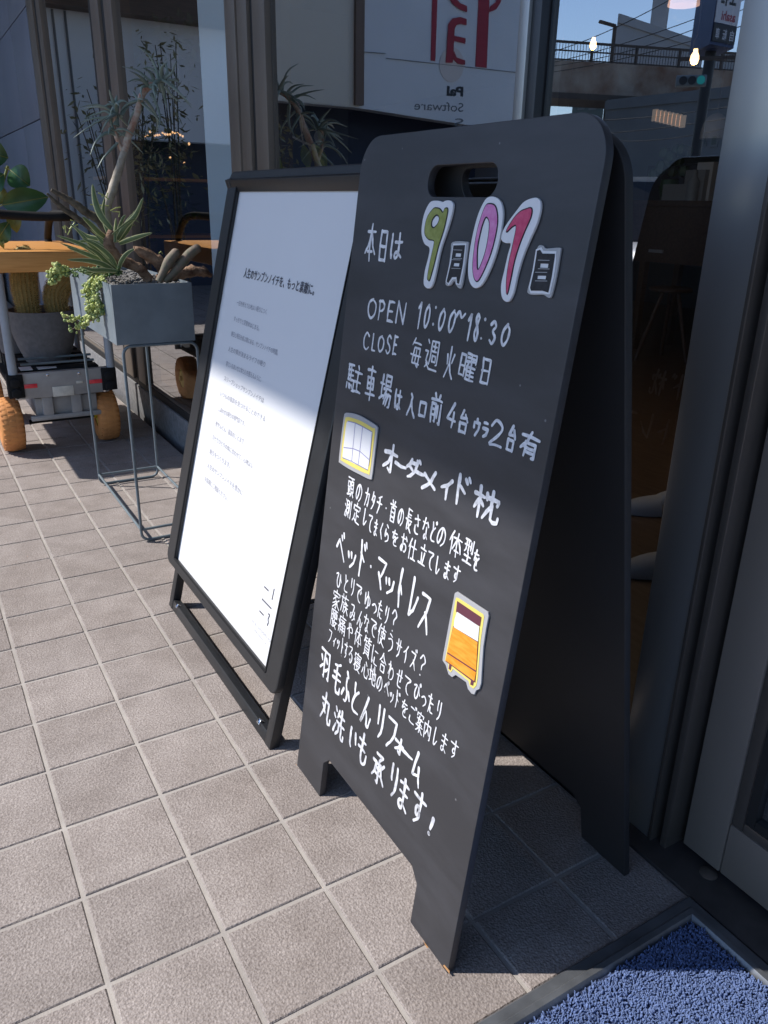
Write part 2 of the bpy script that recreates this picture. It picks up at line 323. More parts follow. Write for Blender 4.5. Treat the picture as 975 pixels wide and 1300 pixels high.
# hand lettering: pen strokes of each character in a 10 x 10 box
HS = {}
for ln in """オ|1,7 9,7.4;6,10 6,1 4,2;6,7 4,4 1,2
ー|0.4,5 9.6,5.4
ダ|4,10 3,7 1,5;3.7,8.2 8,8.2 7,4 4,1 2,0;3,6 6,4;8,10 8.8,9;9.3,10.6 10.2,9.6
メ|8,10 6,5 1,0;2,7 5,5 9,2
イ|8,10 5,7 1,5;5,7 5,0
ド|3,10 3,0;3,6.4 7,4.4;6.6,9 7.6,7.8;8.4,9.8 9.4,8.6
ベ|0,5 3,8 10,2;5.6,9 6.6,7.8;7.4,10 8.4,8.8
ッ|1,8 2,5;4,9 5,6;9,9 8,4 4,0
・|5,5 5.6,5
マ|1,9 9,9 7,6 5,4;3,5 7,1
ト|4,10 4,0;4,6 9,4
レ|2,10 2.2,0.2 6,2 9.4,6
ス|1,9 8,9 6,5 1,0;5,5 9,0
サ|0,7 10,7;3,10 3,4;7,10 7,5 6,2 3,0
ズ|1,8 8,8 6,4.4 1,0;5,4.6 9,0;7.6,10.4 8.4,9.2;9.4,11 10.2,9.8
フ|1,9 9,9 8,5 5,2 2,0
ィ|8,9 5,6 1,4;5,6 5,0
リ|2,10 2,4;8,10 8,4 7,2 4,0
ォ|1,6 9,6;6,9 6,0 4,1;6,6 4,3 1,1
ム|5,10 2,2 8,3;7,6 9,0
カ|1,7 9,7 8,2 7,0 6,1;5,10 4,5 1,0
タ|4,10 3,7 1,5;3.7,8.4 8.6,8.4 7.4,4 4,1 2,0;3.4,6 6.6,4
チ|8,10 5,9 2,8.5;0,6 10,6;5,9 5,4 2,0
ウ|5,10 5,8;1,5 1,8 9,8 8,4 4,0
ラ|2,10 8,10;1,6 9,6 7,2 3,0
は~|1,10 0.6,5 1,0 1.6,1.5;4,7 10,7;7,10 7,2 5,0 4,1 5,2.4 7,2 9.5,0.4
ひ~|0,8 4,9 2,5 2,2 4,0 7,2 7.5,9 8.5,6 10,4
と~|3,10 4,6;8,8 4,5.5 2,2 4,0.4 9,0.5
り~|2,10 1.7,6 2.5,4.6;8,10 8.4,5 7,2 4,0
で~|0,9 9,9 5,6 4,3 6,0.6 9,0;7.4,6 8.4,5;9,6.8 10,5.8
ゆ~|1,9 1,2 3,6 6,8 9,6 8,3 5,3;5,10 6,4 5,1 3,0
っ~|0,6 5,8 9,6 9,3 5,0
た~|0,8 7,8;4,10 1,0;5,5.5 10,5.5;5,3 5.5,0.6 10,0.5
み~|1,9 6,9 3,2 1,1 1,4 5,4 10,2;8,6 8,2 5,0
ん~|6,10 0,0 4,5 6,3 6,0.6 8,0.4 10,4
な~|0,8 6,8;3.5,10 1,4;7.5,8.5 10,6.5;7,6 7,1.5 5,0 4,1.2 6,2.4 10,0.5
う~|3,10 7,9;1,6.5 6,7.5 8.5,5.5 7.5,2.5 3,0
や~|0,5 6,8 9,7 9,5 6,4.5;5,10 6,8.6;2.5,9.5 5,0
に~|1,10 0.6,5 1,0 1.8,1.5;5,8 9.5,8;4.8,4 4.6,1 6,0.4 10,0.6
わ~|2.5,10 2.5,0;0,7.5 4,8 0.3,2 5,6.5 8,6.5 9.5,4 8,1 5,0
せ~|0,6 10,6.6;7.5,10 7.5,4 6,3.5;3,9 3,1.5 5,0.3 9,0.5
て~|0,9 9.5,9 5,6 4,3 6,0.6 9,0
ぴ~|0,7 4,8 2,4.5 2,2 4,0 6.5,2 7,8 8,5 9.5,3.5;9,10.6 8.2,9.7 9,8.8 9.8,9.7 9,10.6
す~|0,8 10,8;6,10 6,4 4,2.6 3,4 4.4,5.4 6,4.4 6,2 3,0
る~|1,9.5 8,9.5 1,4 5,6 8.6,5 8.8,2 6,0 3.6,1 4.6,2.4 6.6,1
の~|5.5,8.5 5,4 2.5,0.6 0.6,3 2,7 6,9 9.5,6.5 9,2.5 6,0
を~|0.5,8 8.5,8;4,10 1,4.4 4,6 6,5.4 6,2.5;10,6.4 5,4 3.2,1.6 5,0.2 9,0.4
ご~|2,9 8,9;1.6,3.6 1.4,1 4,0.2 9.5,0.5;8.2,10.8 9,9.8;9.6,11.2 10.4,10.2
し~|2.5,10 2,2.5 4,0.2 9,3.5
ま~|1,8 9,8;1.4,5.4 8.8,5.4;5.2,10 5.2,1.6 3.4,0 1.6,1.2 3.4,2.6 9.4,0.4
ふ~|4,10 6,8.6;4.6,8 4.6,6 6.6,3.4 5.6,0.6 3.6,0.4;2.2,4 0.4,1.4;8,4.4 10,2
い~|1,9 1,2.5 3,0.6;8,8.5 9.6,4
も~|4.5,10 4,3 5.6,0.2 8.8,1 9,4;1,7.4 7.5,7.4;1,4.6 7.5,4.6
さ~|0.6,7.4 9.4,8.2;4,10 7.6,4.6 5,5;2,4 2,1.4 4.4,0.2 8.6,0.4
ど~|3,10 4,6;8,7.6 4,5.4 2,2 4,0.4 9,0.5;8,10.4 8.8,9.4;9.4,10.8 10.2,9.8
く|7.5,10 1.6,5 8,0
ら~|3,10 6.4,8.8;2.4,7.4 1.8,3 4.4,5.2 8.4,4.4 8.4,1.6 3.6,0
お~|0.4,7.6 6.6,7.6;3.4,10 3.4,1 1.6,0.4 0.8,2 4,4.6 8,4.6 9.4,2.6 8,0.4 6,0.6;7.8,9 9.8,7
O~|5.4,10 1.4,8 1,3 4.5,0 8.6,2.4 9,7.4 4.8,9.9
P|2,10 1.6,0;1.2,9.6 6,10 8.6,8.4 8.4,6.4 6,5 2,4.6
E|2,10 1.6,0;2,9.6 9,9.8;1.8,5.2 7.6,5.4;1.6,0.3 9,0.4
N|1.4,0 1.6,10 8.2,0.4 8.8,10
C~|8.8,8.4 5,10 1.4,6 2.2,1.4 6,0 9,1.6
L|2,10 1.6,0.4 9,0.3
S~|8.6,8.8 5,10 2,8 3,6 7,4.4 8.6,2 5,0 1.4,1.4
0~|6,10 2.4,7 1.4,2.6 4,0 7.6,3 8.6,7.6 5.6,9.9
1|2.8,7.6 6,10 5,0
2~|1,7.4 4,10 8.4,8 6.4,4.4 1,0.3 5,0.5 9.4,0.3
3~|1.4,8.6 5,10 8,8 4.4,5.6 8.4,3 5,0 1,1.4
4|6.6,10 0.8,3 9.6,3;7,6.4 6.6,0
8~|7.8,8.6 5,10 2.4,8 5,5.6 8,2.6 5,0 1.8,2.4 5,5.6 7.8,8.6
:|5,8.6 5.8,8.6;4.2,1.4 5,1.4
~~|0,2 3,9 6.4,2 10,8
！|6,10 4.6,3.4;4.2,0.3 4.6,0.4
？~|1.6,7.6 5,10 8.4,7.6 5,5 4.8,3;4.6,0.4 5,0.4
本|1,8 9,8;5,10 5,0;5,8 3,4 0.4,2;5,8 7,4 9.8,2;3,2.4 7,2.4
日|2,9.6 2,0.4;2,9.6 8,9.6 8,0.4;2,5.2 8,5.2;2,0.8 8,0.8
毎|3,10 1,7.4;2.4,8.6 9,8.6;3.4,6.8 2.4,1.2 9,1.2;3.4,6.8 8.4,6.8 7.6,0 6.4,0.4;0.4,4 9.8,4;5.6,6.4 5.2,1.6
週|1.4,9.4 2.4,8.4;0.4,6 2.4,6 1.4,3 2.8,2.2 1,0.8;1.6,2 4,0.4 10,0.2;4.6,9.6 4.4,4 3.8,2;4.6,9.6 9.6,9.6 9.6,2.4 8.8,2.2;5.6,8 8.6,8;7.1,9 7.1,6.2;5.4,6.4 8.8,6.4;5.8,4.8 5.8,3 8.4,3 8.4,4.8 5.8,4.8
火|1.8,7.4 2.6,4.6;8.6,8 7,5.2;5,10 4.8,5 1,0.2;4.9,5 6.8,2 9.6,0.2
曜|0.4,9 0.4,1;0.4,9 3.2,9 3.2,1;0.4,5 3.2,5;0.4,1.2 3.2,1.2;4,9.8 6.4,9.8 6.4,6.6;4.2,8.4 6.2,8.4;4,7 6.2,7.2;7,9.8 9.6,9.8 9.6,6.6;7.2,8.4 9.4,8.4;7,7 9.4,7.2;5.2,6.2 4,3.6;4.8,5 4.8,0.2;4.8,5 9.6,5;4.8,3.4 9.2,3.4;4.8,1.9 9.2,1.9;4.8,0.4 9.8,0.4;7,6 7,0.4
駐|0.8,9.6 0.8,4;0.8,9.6 4.4,9.6;0.8,7.8 4.2,7.8;0.8,6 4.2,6;2.6,9.4 2.6,4.2;0.8,4.2 4.8,4.2 4.6,0.6 3.8,0.4;0.4,2.6 0.2,0.8;1.5,2.6 1.7,1;2.4,2.6 2.7,1.2;3.3,2.6 3.7,1.5;7.4,10 7.8,8.8;5.4,7.8 9.8,7.8;5.6,4.4 9.6,4.4;5.2,0.6 10,0.6;7.6,7.8 7.6,0.6
車|1,8.8 9,8.8;2,7 8,7 8,3.6 2,3.6 2,7;2,5.3 8,5.3;0.2,2 9.8,2;5,10 5,0
場|0.2,6.8 3.2,6.8;1.7,9.6 1.7,2.6;0.2,2 3.4,3.2;4.4,9.8 8.8,9.8 8.8,6.6 4.4,6.6 4.4,9.8;4.4,8.2 8.8,8.2;3.6,5.4 9.8,5.4;5.6,5.2 3.6,2.4;5,4 9.4,4 8.8,0.6 7.8,0.4;6.6,4 4.4,0.8;8,4 6,0.4
入|3.6,10 5.2,8.8 4,4.4 0.6,0.2;5,7 7,2.6 9.8,0.2
口|2,8.6 2,0.6;2,8.6 8.4,8.6 8.2,0.6;2,1 8.2,1
前|2.8,10 3.8,8.6;7.2,10 6.2,8.4;0.4,8 9.6,8;1.2,6.6 1.2,0.2;1.2,6.6 4.6,6.6 4.6,0.6 3.8,0.8;1.2,4.8 4.4,4.8;1.2,3 4.4,3;6.4,6.4 6.4,2.4;9,7 9,0.4 7.8,0.8
台|4.6,10 2,6.4 8,6.8;6.6,8.6 9,5.6;2,4.4 2,0.2;2,4.4 8,4.4 8,0.2;2,0.6 8,0.6
有|0.6,8 9.6,8;5,10 3.4,6 0.4,3;3,5.8 3,0.2;3,5.8 8,5.8 8,0.6 7,0.4;3,4 8,4;3,2.2 8,2.2
枕|0.2,7.2 4,7.2;2.2,10 2.2,0;2.2,7 0.2,3;2.2,6 3.8,4.4;4.8,8.6 5,6.8;4.8,7.6 9.6,7.6 9,6;7,10 6.8,5 4,0.4;7.2,5.4 7.2,1 8.2,0.3 9.6,0.8 9.8,2.4
羽|0.4,9.4 4.4,9.4 4.4,0.4 3.4,0.8;0.8,7.2 2,5.8;0.2,2.8 3.4,4.6;5.6,9.4 9.6,9.4 9.6,0.4 8.6,0.8;6,7.2 7.2,5.8;5.4,2.8 8.8,4.6
毛|8,10 5,9 2,8.6;1.4,6.6 8.8,7;0.4,4.2 9.6,4.8;4.8,9 4.8,1.6 6,0.4 9.4,0.6 9.6,2.6
丸|1,7.4 7.4,7.4 7,1.6 8,0.4 9.8,0.8 9.8,2.6;4.4,10 4,4.6 0.4,0.2;2,5.4 5,3.2
洗|0.8,9.4 2,8.4;0.2,6.6 1.6,5.6;0.4,0.6 2.2,3.8;4.4,9.6 3.4,6.8;3.8,8 9.4,8;6.6,10 6.6,5;3,5 9.8,5;5.4,5 5,2 3,0.2;7.6,5 7.6,1 8.4,0.4 9.8,0.6 9.8,2
承|2.6,9.4 7.4,9.4 5,7.6 5,0.4 3.8,0.8;3.6,6.2 6.4,6.2;3.6,4.8 6.4,4.8;3,3.4 7,3.4;0.4,6.6 3,6.6 2,3.4 0.2,1.6;9.4,7.4 7.4,5.8;6.6,6.4 7.8,3 10,1.2
頭|0.4,9.2 4.4,9.2;0.8,7.4 4,7.4 4,4.8 0.8,4.8 0.8,7.4;1.4,3.8 1.8,1.8;3.6,3.8 3,1.8;0.2,0.8 4.6,1.4;5.2,9.4 9.8,9.4;7.4,9.4 7,7.8;5.8,7.6 9.2,7.6 9.2,2.4 5.8,2.4 5.8,7.6;5.8,5.9 9.2,5.9;5.8,4.2 9.2,4.2;6.6,2 5.2,0.2;8.2,2 9.8,0.2
首|3,10 3.8,8.6;7,10 6.2,8.6;0.4,8 9.6,8;5,8 4.4,6.6;2.2,6.4 7.8,6.4 7.8,0.2 2.2,0.2 2.2,6.4;2.2,4.4 7.8,4.4;2.2,2.3 7.8,2.3
長|2.6,9.8 2.6,5;2.6,9.6 8.4,9.6;2.6,8 7.8,8;2.6,6.5 7.8,6.5;0.4,5 9.6,5;2.6,5 2.6,0.4 4.6,1.4;8.6,4 6,2.6;4.4,4.8 6.4,1.8 9.8,0.2
体|3,10 0.4,5.4;1.9,7.6 1.9,0;3.4,7.8 9.8,7.8;6.6,10 6.6,0;6.4,7.6 3.2,2.4;6.8,7.6 9.8,2.4;5,2.2 8.2,2.2
型|0.6,9.4 5.6,9.4;0.4,7.2 5.8,7.2;2.2,9.4 1.8,5.4 0.6,4.4;4.2,9.4 4.2,4.6;7,9 7,5.8;9.2,10 9.2,4.8 8.2,5;1.6,2.8 8.4,2.8;5,4.6 5,0.4;0.4,0.4 9.6,0.4
測|0.6,9.4 1.6,8.4;0.2,6.8 1.2,6;0.4,0.4 1.6,3.6;2.6,9.4 2.6,3 5.6,3 5.6,9.4 2.6,9.4;2.6,7.4 5.6,7.4;2.6,5.2 5.6,5.2;3.4,2.6 2.2,0.4;5,2.6 6,0.6;7,8.6 7,3;9.2,10 9.2,0.4 8.2,0.8
定|5,10 5,8.8;0.8,6.8 0.8,8.6 9.2,8.6 8.8,7;2.4,6.4 7.8,6.4;5,6.4 5,1;5,3.8 8,3.8;2.8,4.4 2,2 0.2,0.2;2.2,2 5,0.6 9.8,0.2
仕|3,10 0.4,5.4;1.9,7.6 1.9,0;3.6,6.4 9.8,6.4;6.6,10 6.6,0.6;4.2,0.6 9.2,0.6
立|5,10 5.2,8;1.4,7.6 8.6,7.6;3,6 3.8,1.6;7.2,6.4 5.8,0.8;0.4,0.6 9.6,0.6
家|5,10 5,8.8;0.6,7 0.6,8.6 9.4,8.6 9,7.2;2.2,6.8 7.8,6.8;5,6.8 1,4.2;4,5.6 5.6,3.2 5,0.2 3.8,0.6;5,4.4 0.8,2;5.4,3 1,0;8.8,5.6 6.2,4;5.8,4.6 7.4,2 9.8,0.6
族|2.2,10 2.4,8.6;0.2,8 4.4,8;1.8,8 1.6,4 0.2,0.4;1.7,5.6 4,5.6 3.6,0.8 2.8,0.6;6,10 4.8,7.2;5.6,8.6 9.8,8.6;6,6.6 5,4.8;5.6,5.6 9.6,5.6;4.6,3.6 9.9,3.6;7.4,6.4 7.2,3 4.8,0.2;7.4,3.4 9.8,0.2
使|3,10 0.4,5.4;1.9,7.6 1.9,0;3.6,8.4 9.8,8.4;4.4,6.8 9,6.8 9,4.4 4.4,4.4 4.4,6.8;6.7,10 6.5,4 3.6,0.2;4.4,3.2 6.4,1.4 9.8,0.2
腰|1,9.6 0.9,4 0.2,0.4;1,9.6 3.2,9.6 3.2,0.8 2.4,0.6;1,6.8 3.2,6.8;1,4.2 3.2,4.2;4,9.6 9.9,9.6;4.8,8 9.2,8 9.2,5.6 4.8,5.6 4.8,8;6.3,9.6 6.3,5.6;7.8,9.6 7.8,5.6;4,3.6 9.9,3.6;6.4,5 5,2.2 8.6,0.2;8.4,3.4 7,1.4 4,0.2
痛|5.4,10 5.4,8.8;1.6,8.6 9.8,8.6;1.8,8.6 1.7,4 0.4,0.4;0.2,6.8 1.2,5.6;0.1,3 1.6,4.2;3.4,7.2 8.4,7.2 6.4,5.8;5,6.6 6.6,5.6;3.2,5.4 3.2,0.2;3.2,5.4 9.2,5.4 9.2,0.4 8.4,0.6;3.2,3.8 9.2,3.8;3.2,2.2 9.2,2.2;6.2,5.4 6.2,0.4
質|2,10 0.8,6.6;1.6,8.8 4.8,9.4;1.6,7.8 4.8,7.8;3.2,7.8 3.2,6.4;6.6,10 5.4,6.6;6.2,8.8 9.6,9.4;6.2,7.8 9.6,7.8;7.8,7.8 7.8,6.4;2.4,6 7.6,6 7.6,1.6 2.4,1.6 2.4,6;2.4,4.5 7.6,4.5;2.4,3 7.6,3;3.6,1.4 1.6,0;6.4,1.4 8.8,0
合|5,10 3,7 0.4,5.2;5,9.6 7,7 9.6,5.4;3,5.6 7,5.6;2.4,3.8 7.6,3.8 7.6,0.2 2.4,0.2 2.4,3.8
寝|5,10 5,9;0.6,7.6 0.6,9 9.4,9 9,7.8;1.8,7.2 1.8,0;0.4,5.8 1.4,4.8;0.2,2 1.8,3.4;3.6,7.6 8.6,7.6 8.6,5.4 3.6,5.4;3.6,6.5 8.6,6.5;2.8,3 2.8,4.4 9.6,4.4 9.2,3.2;4,3 8.4,3 6,1 2.8,0;4.4,2.4 6.4,0.8 9.6,0
心|1.6,5 0.4,1.6;3.6,7 3.6,1.4 5,0.2 8,0.4 8.2,2.4;4.8,8.8 6.4,7;8,6.4 9.6,3.6
地|0.2,6.8 3.6,6.8;1.9,9.6 1.9,2.6;0.2,1.8 3.8,3;4.2,5.2 9.2,6.8 9,3.2 8,3.4;6.8,10 6.8,2.6;5,8.4 5,1.6 6,0.4 9.4,0.4 9.8,2.4
案|5,10 5,9;0.8,7.6 0.8,9 9.2,9 8.8,7.8;4,8 2.6,5.4 7.6,4;7,7 5,4.8 1.6,4;1,6.4 9,6.4;0.4,3 9.6,3;5,4.2 5,0;4.8,2.8 0.6,0.2;5.2,2.8 9.6,0.2
内|1,7.6 1,0;1,7.6 9,7.6 9,0.6 8,0.4;5,10 4.8,5 2.2,2;5,5.4 7.4,2.6""".split('\n'):
    nm, body = ln.split('|'); HS[nm[0]] = (len(nm) > 1, [[tuple(float(t) for t in p.split(',')) for p in st.split()] for st in body.split(';')])
def put_hand(mb, fr, ch, U, V, a, b, r, h=.0007, rot=0.0, norm=False):
    """write one character with a marker of half width r (metres) in a box a x b centred at U, V"""
    sm, sts = HS[ch]; cr_, sr_ = math.cos(rot), math.sin(rot); sd = random.random() * 50
    if norm and ch not in 'ー・:~':
        xs = [p[0] for st in sts for p in st]; ys = [p[1] for st in sts for p in st]; x0, x1, y0, y1 = min(xs), max(xs), min(ys), max(ys)
        sts = [[((x - x0) / (x1 - x0) * 10, (y - y0) / (y1 - y0) * 10) for x, y in st] for st in sts]
    if ch not in 'ー・:~1': a = max(a - 2 * r, .004)
    if ch not in 'ー・~': b = max(b - 2 * r, .004)
    for si, st in enumerate(sts):
        P = [Vector(((x / 10 - .5) * a, (y / 10 - .5) * b)) for x, y in st]
        if ch == 'ー': P = [Vector(((x / 10 - .5) * a, (y - 5) / 10 * .012)) for x, y in st]
        jx, jy = random.uniform(-.02, .02) * a, random.uniform(-.02, .02) * b
        if sm or len(P) == 2:
            Q_ = []
            if len(P) == 2:
                m_ = (P[0] + P[1]) / 2 + Vector((P[1].y - P[0].y, P[0].x - P[1].x)) * random.uniform(-.05, .05); P = [P[0], m_, P[1]]
            k = len(P)
            for i in range(k - 1):
                p0 = P[i - 1] if i else P[0] * 2 - P[1]; p1, p2 = P[i], P[i + 1]; p3 = P[i + 2] if i + 2 < k else P[-1] * 2 - P[-2]
                for s_ in range(4):
                    t = s_ / 4; Q_.append(.5 * ((2 * p1) + (p2 - p0) * t + (2 * p0 - 5 * p1 + 4 * p2 - p3) * t * t + (3 * p1 - p0 - 3 * p2 + p3) * t ** 3))
            P = Q_ + [P[-1]]
        else:
            Q_ = []
            for p, q in zip(P, P[1:]): Q_ += [p, p.lerp(q, .06), p.lerp(q, .5), p.lerp(q, .94)]
            P = Q_ + [P[-1]]
        P = [Vector((p.x * cr_ - p.y * sr_ + jx, p.x * sr_ + p.y * cr_ + jy)) for p in P]
        out = []
        for p in P:
            q = noise.noise_vector(Vector(((U + p.x) * 45, (V + p.y) * 45, sd))); out.append(p + Vector((q.x, q.y)) * r * .45)
        P = out; n_ = len(P); hh = h + si * .00006; L_, R_ = [], []; W_ = []
        for i, p in enumerate(P):
            d = P[min(i + 1, n_ - 1)] - P[max(i - 1, 0)]
            if d.length < 1e-7: d = Vector((1, 0))
            d.normalize(); t = i / max(n_ - 1, 1)
            wv = r * (.90 + .32 * noise.noise(Vector((U * 60 + p.x * 90, V * 60 + p.y * 90, sd + si)))) * (1.08 - .3 * t ** 3); W_.append(wv)
            nn = Vector((-d.y, d.x)) * wv; L_.append(p + nn); R_.append(p - nn)
        i0 = len(mb.v)
        for a_, b_ in zip(L_, R_): mb.v.append(tuple(fr.P(U + a_.x, V + a_.y, hh))); mb.v.append(tuple(fr.P(U + b_.x, V + b_.y, hh)))
        for i in range(n_ - 1): mb.f.append((i0 + 2 * i, i0 + 2 * i + 1, i0 + 2 * i + 3, i0 + 2 * i + 2)); mb.mi.append(0)
        dots = [0, n_ - 1] if sm else range(0, n_, 4) if n_ > 9 else [0, n_ - 1]
        for i in set(list(dots) + [n_ - 1]):
            p = P[i]; mb.face([fr.P(U + p.x + W_[i] * math.cos(k * .6283), V + p.y + W_[i] * math.sin(k * .6283), hh + .00003) for k in range(10)])

# ------------------------------------------------------------------ materials
def mat(name, col, rough=0.5, metal=0.0, var=0.0, vscale=8.0, bump=0.0, bscale=60.0, spec=0.5, bdist=0.002, col2=None, detail=4, rvar=0.0, coat=0.0, sub=0.0, stretch=None):
    m_ = bpy.data.materials.new(name); m_.use_nodes = True
    n = m_.node_tree.nodes; l = m_.node_tree.links; b = n['Principled BSDF']
    b.inputs['Base Color'].default_value = (*col, 1); b.inputs['Roughness'].default_value = rough; b.inputs['Metallic'].default_value = metal
    b.inputs['Specular IOR Level'].default_value = spec
    if coat: b.inputs['Coat Weight'].default_value = coat
    if sub:
        b.inputs['Subsurface Weight'].default_value = sub; b.inputs['Subsurface Radius'].default_value = (.01, .02, .005)
    t = n.new('ShaderNodeTexCoord'); vec = t.outputs['Object']
    if stretch:
        mp = n.new('ShaderNodeMapping'); mp.inputs['Scale'].default_value = stretch; l.new(vec, mp.inputs['Vector']); vec = mp.outputs[0]
    if var or col2:
        ns = n.new('ShaderNodeTexNoise'); ns.inputs['Scale'].default_value = vscale; ns.inputs['Detail'].default_value = detail; ns.inputs['Roughness'].default_value = 0.6
        l.new(vec, ns.inputs['Vector'])
        rp = n.new('ShaderNodeValToRGB'); l.new(ns.outputs['Fac'], rp.inputs[0])
        rp.color_ramp.elements[0].position = 0.33; rp.color_ramp.elements[1].position = 0.67
        c2 = col2 if col2 else tuple(c * (1 + var) for c in col)
        c1 = col if col2 else tuple(c * (1 - var) for c in col)
        rp.color_ramp.elements[0].color = (*c1, 1); rp.color_ramp.elements[1].color = (*c2, 1)
        l.new(rp.outputs[0], b.inputs['Base Color'])
        if rvar:
            mr = n.new('ShaderNodeMapRange'); mr.inputs['To Min'].default_value = max(rough - rvar, .02); mr.inputs['To Max'].default_value = rough + rvar
            l.new(ns.outputs['Fac'], mr.inputs['Value']); l.new(mr.outputs[0], b.inputs['Roughness'])
    if bump:
        nb = n.new('ShaderNodeTexNoise'); nb.inputs['Scale'].default_value = bscale; nb.inputs['Detail'].default_value = 4
        l.new(vec, nb.inputs['Vector'])
        bp = n.new('ShaderNodeBump'); bp.inputs['Strength'].default_value = bump; bp.inputs['Distance'].default_value = bdist
        l.new(nb.outputs['Fac'], bp.inputs['Height']); l.new(bp.outputs[0], b.inputs['Normal'])
    return m_
def emit(name, col, s):
    m_ = bpy.data.materials.new(name); m_.use_nodes = True; n = m_.node_tree.nodes
    b = n['Principled BSDF']; b.inputs['Base Color'].default_value = (*col, 1)
    b.inputs['Emission Color'].default_value = (*col, 1); b.inputs['Emission Strength'].default_value = s
    return m_
def glass_mat(name, tint=(0.72, 0.76, 0.78), f0=0.235, boost=1.0, sheen=0.0, sheencol=(.5, .55, .6)):
    m_ = bpy.data.materials.new(name); m_.use_nodes = True; nt = m_.node_tree; n = nt.nodes; l = nt.links; n.clear()
    out = n.new('ShaderNodeOutputMaterial')
    lw = n.new('ShaderNodeLayerWeight'); lw.inputs['Blend'].default_value = 0.5
    def mth(op, a, bb=None):
        q = n.new('ShaderNodeMath'); q.operation = op
        for i, x in enumerate((a, bb)):
            if x is None: continue
            if isinstance(x, (int, float)): q.inputs[i].default_value = x
            else: l.new(x, q.inputs[i])
        return q.outputs[0]
    p5 = mth('POWER', lw.outputs['Facing'], 5.0)
    Rf = mth('ADD', mth('MULTIPLY', p5, 1 - f0), f0)
    fac = mth('MINIMUM', mth('MULTIPLY', mth('DIVIDE', mth('MULTIPLY', Rf, 2.0), mth('ADD', Rf, 1.0)), boost), 1.0)
    tr = n.new('ShaderNodeBsdfTransparent'); tr.inputs[0].default_value = (*tint, 1)
    gl = n.new('ShaderNodeBsdfGlossy'); gl.inputs['Roughness'].default_value = 0.0; gl.inputs['Color'].default_value = (.95, .97, 1, 1)
    base = tr.outputs[0]
    if sheen:
        df = n.new('ShaderNodeBsdfDiffuse'); df.inputs[0].default_value = (*sheencol, 1)
        m0 = n.new('ShaderNodeMixShader'); m0.inputs[0].default_value = sheen; l.new(tr.outputs[0], m0.inputs[1]); l.new(df.outputs[0], m0.inputs[2]); base = m0.outputs[0]
    mx_ = n.new('ShaderNodeMixShader'); l.new(fac, mx_.inputs[0]); l.new(base, mx_.inputs[1]); l.new(gl.outputs[0], mx_.inputs[2])
    l.new(mx_.outputs[0], out.inputs['Surface'])
    return m_

